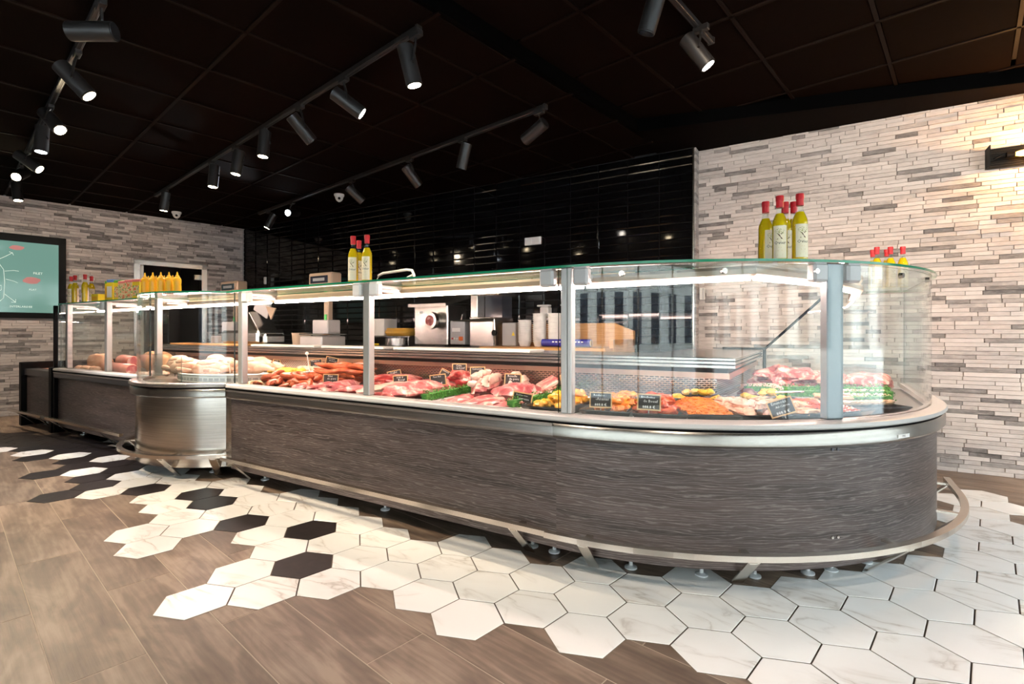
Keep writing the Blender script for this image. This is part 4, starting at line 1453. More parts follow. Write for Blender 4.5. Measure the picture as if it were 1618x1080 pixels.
# doorway with steel frame
t_ = MB()
wbox(t_, D0, D0 + .075, -.16, .022, 0, DZ); wbox(t_, D1 - .075, D1, -.16, .022, 0, DZ); wbox(t_, D0, D1, -.16, .022, DZ - .065, DZ)
door = t_.build('door_1', M.steel); tag(door, kind='structure')
m = MB(); wbox(m, D0 + .078, D0 + .125, -.14, -.02, 0, DZ - .07); m.build('white_jamb', M.white, door)
m = MB(); wbox(m, D1 - .15, D1 - .078, -.12, -.06, 1.90, 1.98); m.build('hinge_plate', M.chrome, door)
m = MB()
wbox(m, D0 - .1, D1 + .1, -1.35, -1.29, -.05, 2.35); wbox(m, D0 - .1, D0 + .05, -1.30, -.15, -.05, 2.35); wbox(m, D1 - .05, D1 + .1, -1.30, -.15, -.05, 2.35); wbox(m, D0 - .1, D1 + .1, -1.35, -.15, 2.2, 2.35)
m.build('back_room', M.door_dark, door)
m = MB()
for k in range(4): wbox(m, D0 + .22 + k * .17, D0 + .235 + k * .17, -1.28, -1.24, .1, 1.7)
for k in range(4): wbox(m, D0 + .2, D1 - .12, -1.29, -1.2, .5 + k * .35, .52 + k * .35)
m.build('back_room_rack', M.blackmatte, door)

# sockets and switches on the tiles
for (x, z, wd, hg, lab) in ((-2.766, 2.075, .205, .085, 'white double light switch high on the black tiled wall'), (-7.70, 1.90, .045, .115, 'small pale double socket on the dark far end of the tiled wall')):
    y = YB - .012
    t = thing('wall_switch', lab, 'switch', (x, y, z))
    m = MB(); m.bbox((x, y, z), (wd, .022, hg), .004); m.build('switch_plate', M.white, t)
    for k in (-1, 1):
        m = MB()
        if wd > hg: m.bbox((x + k * wd * .24, y - .013, z), (wd * .4, .008, hg * .78), .003)
        else: m.bbox((x, y - .013, z + k * hg * .24), (wd * .8, .008, hg * .4), .003)
        m.build('switch_rocker', M.white, t)
t = thing('wall_handset', 'small white handset hung on the edge of the stone wall', 'switch', (-1.0, YS - .03, 1.43))
m = MB(); m.bbox((-1.0, YS - .035, 1.43), (.05, .03, .115), .006); m.build('handset_body', M.white, t)
m = MB(); m.bbox((-.985, YS - .058, 1.43), (.018, .018, .10), .004); m.build('handset_grip', M.greyplastic, t)
for k, x in enumerate((-2.58, -2.30)):
    y = YB - .06
    t = thing('soap_dispenser', ['white soap dispenser on the tiles left of the grey counter post', 'white paper dispenser on the tiles behind the stacked tubs'][k], 'dispenser', (x, y, 1.30))
    m = MB(); m.bbox((x, y, 1.28), (.10, .10, .12), .012); m.build('dispenser_body', M.white, t)
    m = MB(); m.bbox((x, y - .04, 1.35), (.15, .06, .02), .006); m.build('dispenser_lever', M.white, t)

# ------------------------------------------------------------------ back counter and its machines
t = thing('back_counter', 'long stainless work counter along the black tiled wall behind the displays', 'counter', (-5.4, 4.55, 0))
m = MB(); m.bbox((-5.27, 4.55, .895), (4.66, .72, .03), .004); m.build('counter_top', M.steel, t)
m = MB(); m.box((-5.27, 4.58, .49), (4.6, .62, .76)); m.build('counter_body', M.darksteel, t)
for k in range(5):
    m = MB(); m.bbox((-7.05 + k * .8, 4.265, .5), (.77, .018, .70), .003); d_ = m.build('counter_door', M.steel, t)
    m = MB(); m.tube([(-6.75 + k * .8, 4.25, .78), (-6.75 + k * .8, 4.235, .78), (-6.75 + k * .8, 4.235, .66), (-6.75 + k * .8, 4.25, .66)], .006, 6); m.build('door_handle', M.chrome, d_)
for x in (-7.5, -5.4, -3.45):
    m = MB(); m.cyl((x, 4.4, 0.001), (x, 4.4, .12), .02); m.build('leg', M.chrome, t)

t = thing('butcher_block_table', 'honey coloured wooden butcher table with a sloped back board against the tiles', 'table', (-2.4, 4.6, 0))
m = MB(); m.bbox((-2.265, 4.46, .905), (1.32, .62, .04), .004); m.build('table_top', M.beech, t)
m = MB(); m.box((-2.265, 4.50, .55), (1.28, .54, .67)); m.build('table_body', M.beech, t)
m = MB(); m.add([(-2.92, 4.885, .90), (-1.60, 4.885, .90), (-1.60, 4.885, 1.078), (-1.80, 4.885, 1.158), (-2.92, 4.885, 1.158), (-2.92, 4.93, .90), (-1.60, 4.93, .90), (-1.60, 4.93, 1.078), (-1.80, 4.93, 1.158), (-2.92, 4.93, 1.158)],
      [(0, 1, 2, 3, 4), (9, 8, 7, 6, 5), (0, 5, 6, 1), (1, 6, 7, 2), (2, 7, 8, 3), (3, 8, 9, 4), (4, 9, 5, 0)]); m.build('back_board', M.beech, t)
m = MB(); m.bbox((-1.62, 4.62, .90), (.04, .60, .20), .004); m.build('side_board', M.beech, t)
for x in (-2.86, -1.7):
    m = MB(); m.bbox((x, 4.4, .11), (.08, .08, .22), .004); m.build('leg', M.beech, t)

# meat grinder
gx0, gx1 = -4.06, -3.57; gz = .912
t = thing('meat_grinder', 'stainless meat grinder with round mouth and feed tray', 'machine', (-3.8, 4.55, gz))
m = MB(); m.bbox((-3.815, 4.64, gz + .235), (.49, .36, .45), .012); m.build('grinder_body', M.steel, t)
m = MB(); m.add([(-4.10, 4.40, gz + .44), (-3.55, 4.40, gz + .44), (-3.50, 4.80, gz + .55), (-4.05, 4.80, gz + .55), (-4.10, 4.40, gz + .475), (-3.55, 4.40, gz + .475), (-3.50, 4.80, gz + .585), (-4.05, 4.80, gz + .585)], [(0, 1, 2, 3), (7, 6, 5, 4), (0, 4, 5, 1), (1, 5, 6, 2), (2, 6, 7, 3), (3, 7, 4, 0)]); m.build('feed_tray', M.steel, t)
mx, mz = -3.72, 1.195
m = MB(); m.cyl((mx, 4.47, mz), (mx, 4.36, mz), .082, .082, 24); m.cyl((mx, 4.38, mz), (mx, 4.335, mz), .098, .092, 24); m.build('grinder_mouth', M.chrome, t, smooth=True)
m = MB(); m.cyl((mx, 4.336, mz), (mx, 4.333, mz), .058, .058, 20); m.build('mouth_opening', M.red, t)
m = MB(); m.bbox((-3.95, 4.457, gz + .38), (.05, .006, .028), .002); m.build('grinder_badge', M.white, t)
m = MB(); m.bbox((-3.43, 4.55, gz + .15), (.20, .20, .26), .01); cb = m.build('control_box', M.greyplastic, t)
m = MB(); m.bbox((-3.375, 4.445, gz + .085), (.055, .012, .045), .004); m.build('stop_button', M.orangebtn, cb)
for k in range(3):
    m = MB(); m.cyl((-3.49 + k * .03, 4.452, gz + .085), (-3.49 + k * .03, 4.44, gz + .085), .010, n=10); m.build('push_button', M.white if k else M.inkred, cb)
m = MB(); m.bbox((-3.44, 4.447, gz + .18), (.11, .004, .04), .001); m.build('control_label', M.white, cb)
for x in (-4.02, -3.62):
    for y in (4.5, 4.78):
        m = MB(); m.cyl((x, y, gz - .001), (x, y, gz + .015), .018); m.build('foot', M.black, t)

# band saw cabinet with lever arm
t = thing('bone_saw', 'tall stainless saw cabinet with a horizontal lever arm right of the grinder', 'machine', (-3.1, 4.6, gz))
cx0, cx1 = -3.27, -2.96
m = MB(); m.bbox(((cx0 + cx1) / 2, 4.66, gz + .16), (.31, .40, .31), .008); m.build('saw_base', M.steel, t)
m = MB(); m.bbox((cx0 + .045, 4.66, gz + .45), (.09, .36, .28), .006); m.bbox(((cx0 + cx1) / 2 + .02, 4.66, gz + .60), (.36, .36, .12), .008); m.build('saw_frame', M.steel, t)
m = MB(); m.box(((cx0 + cx1) / 2 + .05, 4.72, gz + .43), (.22, .2, .24)); m.build('saw_window', M.displayglass, t)
m = MB(); m.tube([(-3.47, 4.43, 1.19), (-3.3, 4.43, 1.192), (-3.10, 4.43, 1.196), (-2.93, 4.43, 1.20)], [.008, .014, .02, .016], 8); m.tube([(-2.93, 4.43, 1.20), (-2.925, 4.43, 1.08), (-2.93, 4.45, .935)], .011, 6); m.build('lever_arm', M.chrome, t)
m = MB(); m.tube([(-3.36, 4.43, 1.19), (-3.34, 4.43, 1.26)], .006, 6); m.build('lever_pin', M.chrome, t)
m = MB(); m.cyl((-2.925, 4.43, 1.06), (-2.925, 4.41, 1.06), .03, n=12); m.build('clamp_knob', M.black, t)

t = thing('junction_box', 'grey electrical box with a yellow warning triangle on the wooden table', 'box', (-2.78, 4.5, .925))
m = MB(); m.bbox((-2.79, 4.58, 1.045), (.17, .18, .24), .008); m.build('box_body', M.greyplastic, t)
m = MB(); m.add([(-2.755, 4.488, 1.03), (-2.715, 4.488, 1.03), (-2.735, 4.488, 1.075)], [(0, 1, 2)]); m.build('warning_sign', M.packyellow, t)

# slicer
t = thing('meat_slicer', 'stainless rotary meat slicer with tilted carriage behind the left display', 'machine', (-5.5, 3.42, .92))
zz = .921
m = MB(); m.bbox((-5.55, 3.42, zz + .09), (.72, .34, .15), .03); m.build('slicer_base', M.steel, t)
m = MB(); m.bbox((-5.22, 3.42, zz + .07), (.20, .26, .12), .03); m.build('motor_housing', M.steel, t)
m = MB(); m.cyl((-5.20, 3.285, zz + .07), (-5.20, 3.275, zz + .07), .032, n=18); m.build('speed_dial', M.black, t)
m = MB(); p = Vector((-5.45, 3.40, zz + .26)); q = Vector((.62, -.55, .35)).normalized(); m.cyl(p - q * .015, p + q * .015, .15, .14, 28); m.build('slicer_blade', M.chrome, t, smooth=True)
m = MB(); m.bbox((-5.30, 3.40, zz + .24), (.34, .22, .016), .004, 0, 0, 0, .85); m.build('meat_carriage', M.steel, t)
m = MB(); m.bbox((-5.62, 3.40, zz + .24), (.26, .08, .07), .02, .1, 0, 0, -.5); m.build('carriage_arm', M.steel, t)
m = MB(); m.bbox((-5.33, 3.40, zz + .42), (.22, .02, .17), .006, .2, 0, .1, .5); m.build('slice_guard', M.greyplastic, t)
m = MB(); m.add([(-5.24, 3.38, zz + .43), (-5.04, 3.36, zz + .40), (-5.12, 3.36, zz + .28), (-5.24, 3.39, zz + .43), (-5.04, 3.375, zz + .405), (-5.12, 3.375, zz + .285)], [(0, 1, 2), (5, 4, 3), (0, 3, 4, 1), (1, 4, 5, 2), (2, 5, 3, 0)]); m.build('pusher_plate', M.cream, t)
m = MB(); m.tube([(-5.75, 3.40, zz + .46), (-5.70, 3.40, zz + .36), (-5.62, 3.40, zz + .28)], [.018, .014, .012], 8); m.build('slicer_handle', M.black, t)
m = MB(); m.tube([(-5.72, 3.40, zz + .40), (-5.64, 3.38, zz + .46)], .008, 6); m.build('slicer_lever', M.chrome, t)


def scale_(x, lab, z0=.921, y=3.45, flip=False):
    t = thing('weighing_scale', lab, 'scale', (x, y, z0))
    m = MB(); m.bbox((x + .02, y, z0 + .055), (.34, .30, .105), .012); m.build('scale_body', M.alu, t)
    m = MB(); m.bbox((x + .02, y, z0 + .125), (.36, .30, .015), .005); m.build('weighing_plate', M.chrome, t)
    m = MB(); m.bbox((x - .02, y + .10, z0 + .38), (.075, .06, .50), .008); m.build('scale_pole', M.cream, t)
    m = MB(); m.bbox((x - .02, y + .066, z0 + .30), (.035, .008, .06), .003); m.build('seal_sticker', M.greenled, t)
    hd = MB(); hd.bbox((x - .02, y + .06, z0 + .68), (.36, .13, .15), .012); h_ = hd.build('display_head', M.cream, t)
    m = MB(); m.bbox((x - .03, y - .008, z0 + .685), (.27, .006, .075), .002); m.build('price_display', M.displayglass, h_)
    m = MB(); m.bbox((x - .03, y - .0125, z0 + .685), (.18, .003, .03), .001); m.build('display_digits', pm('lcd_grey', (.30, .33, .35), .3), h_)
    m = MB(); m.bbox((x + .05, y + .02, z0 + .16), (.24, .16, .22), .01); m.build('printer_unit', M.greyplastic, t)
    return t


scale_(-4.40, 'cream price scale with raised display and green sticker right of the slicer')
scale_(-6.06, 'cream price scale with raised display at the dark corner beyond the drum')
t = thing('bucket', 'round beige tub standing between slicer and price scale', 'tub', (-4.72, 3.45, .921))
m = MB(); m.lathe([(0, 0), (.085, 0), (.096, .13), (.10, .13), (.10, .138), (.092, .138), (.082, .01), (0, .01)], (-4.72, 3.45, .921), 24); m.build('tub_body', M.cream, t, smooth=True)

# shelf with box, golden crate, pot and knives on the back counter
t = thing('counter_riser', 'low stainless riser shelf on the back counter under the white box', 'shelf', (-4.50, 4.6, .911))
m = MB(); m.bbox((-4.50, 4.62, 1.015), (.78, .40, .014), .003); m.build('shelf_board', M.steel, t)
for x in (-4.86, -4.14):
    m = MB(); m.bbox((x, 4.62, .961), (.015, .36, .096), .003); m.build('leg', M.steel, t)
t = thing('carton', 'white carton box on the riser shelf behind the counter post', 'box', (-4.70, 4.58, 1.023))
m = MB(); m.bbox((-4.70, 4.58, 1.127), (.30, .22, .208), .006); m.build('carton_body', M.white, t)
m = MB(); m.box((-4.70, 4.58, 1.2325), (.30, .05, .002)); m.build('carton_tape', M.cream, t)
t = thing('meat_crate', 'golden yellow rounded crate on the riser shelf left of the grinder', 'crate', (-4.34, 4.56, 1.023))
m = MB(); m.bbox((-4.34, 4.56, 1.067), (.40, .24, .086), .035); m.build('crate_body', M.brownpack, t, smooth=True)
m = MB(); m.bbox((-4.34, 4.56, 1.112), (.34, .18, .008), .003); m.build('crate_lid', M.brownpack, t)
t = thing('stock_pot', 'small stainless pot under the golden crate', 'pot', (-4.24, 4.34, .911))
m = MB(); m.lathe([(0, 0), (.11, 0), (.115, .005), (.115, .085), (.120, .088), (.112, .088), (.108, .01), (0, .01)], (-4.24, 4.34, .911), 28); m.build('pot_body', M.steel, t, smooth=True)
m = MB(); m.tube([(-4.36, 4.34, .97), (-4.385, 4.33, .975), (-4.385, 4.35, .975), (-4.36, 4.35, .97)], .006, 6); m.build('pot_handle', M.chrome, t)
t = thing('butcher_knife', 'butcher knife with bright yellow handle on the back counter', 'knife', (-4.55, 4.30, .918))
m = MB(); m.bbox((-4.51, 4.285, .924), (.13, .022, .026), .008); m.build('knife_handle', M.handle_y, t)
m = MB(); m.add([(-4.58, 4.285, .915), (-4.58, 4.285, .935), (-4.78, 4.285, .920), (-4.58, 4.288, .915), (-4.58, 4.288, .935), (-4.78, 4.288, .920)], [(0, 1, 2), (5, 4, 3), (0, 3, 4, 1), (1, 4, 5, 2), (2, 5, 3, 0)]); m.build('knife_blade', M.chrome, t)

# stacks of white foam tubs and the blue roll on the wooden table
tubm = MB(); tubm.lathe([(.0, 0), (.045, 0), (.052, .006), (.066, .05), (.071, .05), (.071, .056), (.064, .056), (.05, .012), (0, .010)], (0, 0, 0), 20)
tub_mesh = tubm.mesh('foam_tub', M.white, (0, 0, 0), True)
tub0 = None
for k, (x, y, n) in enumerate(((-2.545, 4.40, 11), (-2.39, 4.42, 14), (-2.235, 4.44, 14))):
    for j in range(n):
        o = bpy.data.objects.new('foam_tub', tub_mesh); C.objects.link(o)
        o.location = (x, y, .9255 + j * .0205)
        tag(o, 'white foam tub, %s from the bottom of the %s stack on the wooden table' % (['first', 'second', 'third', 'fourth', 'fifth', 'sixth', 'seventh', 'eighth', 'ninth', 'tenth', 'eleventh', 'twelfth', 'thirteenth', 'fourteenth'][j], ('lower left', 'middle', 'right')[k]), 'tub', ['left stack of foam tubs', 'middle stack of foam tubs', 'right stack of foam tubs'][k])
t = thing('film_roll', 'roll of wrapping film in a dark blue sleeve on the wooden table', 'roll', (-2.08, 4.36, .925))
m = MB(); m.cyl((-2.33, 4.37, .965), (-1.83, 4.37, .965), .036, n=24); m.build('film_sleeve', M.blue, t, smooth=True)
m = MB(); m.cyl((-1.832, 4.37, .965), (-1.822, 4.37, .965), .034, .030, 24); m.build('film_core', M.cream, t)
m = MB()
for k in range(10): m.box((-2.2 + k * .033, 4.3345, .975), (.018, .004, .010))
m.build('sleeve_print', M.white, t)

t = thing('bent_handle', 'bent white tube handle on the top glass, right of the three bottles', 'handle', (-2.38, 2.435, ZT1))
m = MB(); m.tube([(-2.55, 2.435, ZT1 + .001), (-2.548, 2.435, 1.405), (-2.53, 2.435, 1.440), (-2.49, 2.435, 1.452), (-2.28, 2.435, 1.462), (-2.235, 2.435, 1.455), (-2.218, 2.435, 1.425), (-2.216, 2.435, ZT1 + .001)], .009, 10); m.build('bent_tube', M.white, t, smooth=True)
m = MB(); m.tube([(-2.28, 2.435, 1.41), (-2.22, 2.435, 1.43)], .006, 6); m.build('tube_brace', M.white, t)

# white boards and towels on the service shelf
for k, (x0, x1, lab) in enumerate(((-5.05, -4.05, 'white cutting board on the shelf behind the drum'), (-3.95, -3.15, 'white cutting board on the shelf under the price scale'), (-3.05, -1.75, 'white cutting board on the shelf in front of the grinder'), (-6.7, -5.2, 'pale wooden cutting board on the shelf of the left display'))):
    o = MB().bbox(((x0 + x1) / 2, 3.20, .931), (x1 - x0, .22, .020), .004).build('cutting_board', M.white if k < 3 else M.beech)
    tag(o, lab, 'cutting board')
t = thing('dish_cloth', 'crumpled pale teal cloth on the shelf behind the drum', 'cloth', (-5.55, 3.45, .921))
t.location = (-5.95, 3.38, .921)
m = MB(); nn = 12
vs_ = []; 
for i in range(nn + 1):
    for j in range(nn + 1):
        x = -.19 + .38 * i / nn; y = -.10 + .2 * j / nn
        e = max(0, 1 - max(abs(x) / .19, abs(y) / .10) ** 4)
        vs_.append((-5.95 + x, 3.38 + y, .922 + e * (.02 + .022 * (.5 + noise.noise((x * 14, y * 14, 2))))))
m.add(vs_, [(i * (nn + 1) + j, (i + 1) * (nn + 1) + j, (i + 1) * (nn + 1) + j + 1, i * (nn + 1) + j + 1) for i in range(nn) for j in range(nn)])
m.build('cloth_sheet', M.teal, t, smooth=True)
t = thing('chef_board', 'orange wooden cutting board behind the sausages on the service shelf', 'cutting board', (-4.25, 3.42, .921))
m = MB(); m.bbox((-4.05, 3.40, .929), (.62, .16, .014), .004); m.build('board_slab', M.beech, t)

# ------------------------------------------------------------------ bottles
BR = .0305
t = thing('oil_bottle', 'oil bottle standing front right of the five above the curved glass', 'bottle', (0, 0, 0), 0, 'oil bottles on the counters')
bottle0 = t
prof = [(0, .001), (.027, .001), (BR, .005), (BR, .160), (.029, .176), (.022, .194), (.0165, .208), (.0135, .216), (.0130, .238)]
MB().lathe(prof, (0, 0, 0), 24).build('bottle_glass', M.bottleglass, t, smooth=True)
po = [(0, .004), (.0275, .004), (.0290, .008), (.0290, .160), (.0275, .175), (.0205, .194), (.0150, .207), (0, .208)]
MB().lathe(po, (0, 0, 0), 24).build('oil', M.oil, t, smooth=True)
pc = [(0, .234), (.0148, .234), (.0146, .262), (.0162, .263), (.0162, .280), (.0152, .284), (0, .285)]
MB().lathe(pc, (0, 0, 0), 20).build('cap', M.redcap, t, smooth=True)


def on_label(x, y, r=BR + .0010):
    a = x / r
    return (r * math.sin(a), -r * math.cos(a), y)


m = MB(); r = BR + .0006
k = 14; w_ = 0.029
for zz in (.012, .152):
    m.v += [on_label(-w_ + 2 * w_ * i / k, zz, r) for i in range(k + 1)]
m.f = [(i, i + 1, k + 2 + i, k + 1 + i) for i in range(k)]; m.m = [0] * k
lb = m.build('front_label', M.paper, t, smooth=True)
vs_, fs_ = text_mesh('Ovier', .0200)
m = MB(); m.add([on_label(x, y + .078) for x, y, z in vs_], fs_); m.build('label_name', M.ink, lb)
m = MB()
for (xa, ya, xb, yb_, w2) in ((-.010, .094, .006, .116, .0022), (-.004, .112, .008, .094, .0022), (.006, .116, .010, .122, .0014), (-.004, .112, -.010, .118, .0014)):
    d = Vector((xb - xa, yb_ - ya)).normalized(); q = Vector((-d.y, d.x)) * w2
    m.add([on_label(xa + q.x, ya + q.y), on_label(xb + q.x, yb_ + q.y), on_label(xb - q.x, yb_ - q.y), on_label(xa - q.x, ya - q.y)], [(0, 1, 2, 3)])
m.build('label_trunk', pm('label_brown', (.12, .05, .02), .6), lb)
m = MB(); m.add([on_label(x, y) for x, y in ((-.014, .0905), (.013, .0905), (.010, .0945), (-.011, .0945))], [(0, 1, 2, 3)]); m.build('label_ground', M.inkgold, lb)
m = MB(); rr = random.Random(3)
for _ in range(46):
    a = rr.uniform(0, 2 * PI); q = rr.uniform(0, 1) ** .5
    x = q * .019 * math.cos(a); y = .128 + q * .013 * math.sin(a); s_ = .0011
    m.add([on_label(x - s_, y - s_), on_label(x + s_, y - s_), on_label(x + s_, y + s_), on_label(x - s_, y + s_)], [(0, 1, 2, 3)])
m.build('label_leaves', M.inkgreen, lb)
m = MB()
for zz, ww in ((.058, .006), (.046, .009), (.043, .008), (.028, .011), (.024, .011)):
    m.add([on_label(-ww, zz), on_label(ww, zz), on_label(ww, zz + .0012), on_label(-ww, zz + .0012)], [(0, 1, 2, 3)])
m.build('label_small_print', M.inkgold, lb)
m = MB()
for zz in (.012, .095):
    m.v += [(lambda p: (p[0], -p[1], p[2]))(on_label(-.020 + .04 * i / 8, zz, r)) for i in range(9)]
m.f = [(i, i + 1, 10 + i, 9 + i) for i in range(8)]; m.m = [0] * 8
m.build('back_label', M.paper, t, smooth=True)

ZB = ZT1 + .0005


BOT = [
    # group above the curved front
    ((-.0945, 2.50), .45, None),
    ((-.170, 2.493), .10, 'oil bottle standing front centre of the five above the curved glass'),
    ((-.232, 2.570), .95, 'oil bottle at the left of the five above the curved glass'),
    ((-.158, 2.625), .3, 'oil bottle hidden behind the centre one of the five above the curved glass'),
    ((-.123, 2.640), .2, 'oil bottle at the back between two of the five above the curved glass'),
    # three in the middle of the straight case
    ((-2.467, 2.165), .58, 'oil bottle at the left of the three on the straight counter, label to the front'),
    ((-2.555, 2.290), .9, 'oil bottle behind the other two on the straight counter'),
    ((-2.368, 2.185), .40, 'oil bottle at the right of the three on the straight counter, label turned left'),
    # far left
    ((-6.765, 2.17), .6, 'leftmost oil bottle of the four beside the framed board'),
    ((-6.60, 2.15), 2.7, 'second oil bottle of the four beside the framed board'),
    ((-6.55, 2.27), 1.3, 'third oil bottle, at the back of the four beside the framed board'),
    ((-6.40, 2.165), 2.9, 'rightmost oil bottle of the four beside the framed board'),
    # on the return run, far right
    ((.285, 4.46), .5, 'leftmost oil bottle of the right-hand cluster, behind its neighbour'),
    ((.300, 4.33), .5, 'second oil bottle of the right-hand cluster before the stone wall'),
    ((.368, 4.49), .5, 'middle oil bottle at the back of the right-hand cluster'),
    ((.379, 4.37), .5, 'fourth oil bottle of the right-hand cluster before the stone wall'),
    ((.450, 4.40), .5, 'rightmost oil bottle of the right-hand cluster before the stone wall'),
]
for i, ((x, y), rz, lab) in enumerate(BOT):
    if i == 0:
        bottle0.location = (x, y, ZB); bottle0.rotation_euler = (0, 0, TH * 0 + rz)
    else:
        dup(bottle0, (x, y, ZB), rz, lab)

# mustard bottles on the drum
t = thing('mustard_bottle', 'yellow mustard squeeze bottle at the left end of the row on the drum', 'bottle', (0, 0, 0), 0, 'mustard bottles on the drum')
mb0 = t
MB().lathe([(0, .001), (.024, .001), (.027, .004), (.027, .045), (.0255, .060), (.027, .075), (.027, .098), (.020, .112), (.0145, .116), (0, .116)], (0, 0, 0), 20).build('bottle_body', M.mustard, t, smooth=True)
MB().lathe([(0, .1155), (.0155, .1155), (.0155, .124), (.008, .128), (.0042, .150), (.0030, .154), (0, .154)], (0, 0, 0), 16).build('nozzle', M.mustardtip, t, smooth=True)
m = MB()
for zz, ww in ((.088, .014), (.083, .010)):
    m.add([on_label(-ww, zz, .0275), on_label(0, zz, .0275), on_label(ww, zz, .0275), on_label(ww, zz + .003, .0275), on_label(0, zz + .003, .0275), on_label(-ww, zz + .003, .0275)], [(0, 1, 4, 5), (1, 2, 3, 4)])
m.build('red_print', M.inkred, t)
MUS = [(229, 1.885, 0), (234.5, 2.0, 1), (241.5, 1.90, 0), (247, 2.02, 1), (254.3, 1.92, 0), (259.7, 2.05, 1), (267, 1.95, 0), (273, 2.08, 1), (280, 1.98, 0)]
NMU = ['first', 'second', 'third', 'fourth', 'fifth', 'sixth', 'seventh', 'eighth', 'ninth']
for i, (u, y, k) in enumerate(MUS):
    uu = (u - 809) / 809.4
    x = y * (uu * math.cos(TH) - math.sin(TH)) / (uu * math.sin(TH) + math.cos(TH))
    if i == 0:
        mb0.location = (x, y, ZB)
    else:
        dup(mb0, (x, y, ZB), random.uniform(-.3, .3), 'yellow mustard squeeze bottle, %s from the left of the row on the drum' % NMU[i])

# packets on the left case
def packet(x, y, w_, d_, h_, mats, lab, rz=.2, name='food_packet'):
    t = thing(name, lab, 'packet', (x, y, ZB), rz)
    m = MB(); m.bbox((0, 0, h_ / 2), (w_, d_, h_), .004); m.build('packet_body', mats[0], t, local=True)
    m = MB(); m.bbox((0, 0, h_ * .93 + .004), (w_ * 1.01, d_ * 1.01, h_ * .16), .004); m.build('packet_top', mats[1], t, local=True)
    m = MB(); m.box((0, -d_ / 2 - .0012, h_ * .42), (w_ * .8, .0012, h_ * .55)); m.build('front_print', mats[2], t, local=True)


packet(-6.06, 2.17, .10, .10, .066, (M.packyellow, M.packyellow, M.mustard), 'low yellow packet left of the taller packets by the drum')
packet(-5.88, 2.20, .085, .08, .185, (M.packyellow, M.packgreen, M.mustard), 'yellow packet with a green top, leftmost of the tall ones')
packet(-5.77, 2.175, .085, .08, .190, (M.packyellow, M.packblue, M.white), 'yellow packet with a blue top beside the green topped one')
packet(-5.655, 2.19, .085, .08, .180, (M.packyellow, M.packgreen, M.veg), 'yellow packet with a green lid in front of the vegetable packets')
packet(-5.535, 2.185, .10, .09, .165, (M.veg, M.packpink, M.veg), 'vegetable printed packet with pink top, left of two')
packet(-5.415, 2.19, .10, .09, .170, (M.veg, M.packpink, M.veg), 'vegetable printed packet with pink top, right of two')
packet(-5.29, 2.20, .10, .09, .170, (M.packyellow, M.packpink, M.veg), 'yellow and pink packet closest to the drum glass')

# ------------------------------------------------------------------ food
DZ_ = .651
ROT = random.Random(11)


def blob_mesh(name, mat, d, seed=0, amp=.12, freq=3.0, nu=18, nv=12, flat=True, square=1.0):
    """lumpy rounded piece of d = (x, y, z) size, resting on z = 0"""
    vs = []; fs = []
    for i in range(nv + 1):
        ph = PI * i / nv
        for j in range(nu):
            a = 2 * PI * j / nu
            x, y, z = math.sin(ph) * math.cos(a), math.sin(ph) * math.sin(a), math.cos(ph)
            if square != 1.0:
                x = math.copysign(abs(x) ** square, x); y = math.copysign(abs(y) ** square, y)
            k = 1 + amp * 2 * noise.noise((x * freq / 2 + seed * 7.3, y * freq / 2 + seed * 3.1, z * freq / 2)) + amp * .7 * noise.noise((x * freq * 1.6 + seed, y * freq * 1.6, z * freq * 1.6 + seed * 2))
            X, Y, Z = x * k * d[0] / 2, y * k * d[1] / 2, z * k * d[2] / 2 + d[2] / 2
            if flat: Z = max(Z, 0.0)
            vs.append((X, Y, Z))
    for i in range(nv):
        for j in range(nu):
            fs.append((i * nu + j, (i + 1) * nu + j, (i + 1) * nu + (j + 1) % nu, i * nu + (j + 1) % nu))
    m = MB(); m.add(vs, fs)
    return m.mesh(name, mat, (0, 0, 0), True)


def put(name, me, loc, rz=0.0, label=None, cat=None, group=None, rx=0.0, ry=0.0, sc=1.0, parent=None):
    o = bpy.data.objects.new(name, me); C.objects.link(o)
    o.location = loc; o.rotation_euler = (rx, ry, rz)
    o.scale = sc if isinstance(sc, (tuple, list)) else (sc, sc, sc)
    if parent is not None: o.parent = parent
    return tag(o, label, cat, group)


def dirang(a, b):
    return math.atan2(b[1] - a[1], b[0] - a[0])


# trays --------------------------------------------------------------
def tray(x, y, w_, l_, rz, mat, lab, h_=.045, z=DZ_, name='food_tray'):
    t = thing(name, lab, 'tray', (x, y, z), rz)
    m = MB()
    fl_ = .86
    a, b = w_ / 2, l_ / 2
    vs_ = [(-a * fl_, -b * fl_, .003), (a * fl_, -b * fl_, .003), (a * fl_, b * fl_, .003), (-a * fl_, b * fl_, .003),
           (-a, -b, h_), (a, -b, h_), (a, b, h_), (-a, b, h_)]
    k = .012
    vs_ += [(-a - k, -b - k, h_), (a + k, -b - k, h_), (a + k, b + k, h_), (-a - k, b + k, h_)]
    vs_ += [(x_, y_, z_ - .004) for x_, y_, z_ in vs_[8:12]]
    vs_ += [(x_ * 1.03, y_ * 1.03, 0) for x_, y_, z_ in vs_[0:4]]
    m.add(vs_, [(0, 1, 2, 3)] + [(i, (i + 1) % 4, 4 + (i + 1) % 4, 4 + i) for i in range(4)] + [(4 + i, 4 + (i + 1) % 4, 8 + (i + 1) % 4, 8 + i) for i in range(4)]
          + [(8 + i, 8 + (i + 1) % 4, 12 + (i + 1) % 4, 12 + i) for i in range(4)] + [(12 + i, 12 + (i + 1) % 4, 16 + (i + 1) % 4, 16 + i) for i in range(4)] + [(19, 18, 17, 16)])
    m.build('tray_body', mat, t, local=True)
    m = MB(); m.tube([(-a - k, -b - k, h_), (a + k, -b - k, h_), (a + k, b + k, h_), (-a - k, b + k, h_), (-a - k, -b - k, h_)], .0035, 6)
    m.build('tray_rim', mat, t, local=True)
    return t


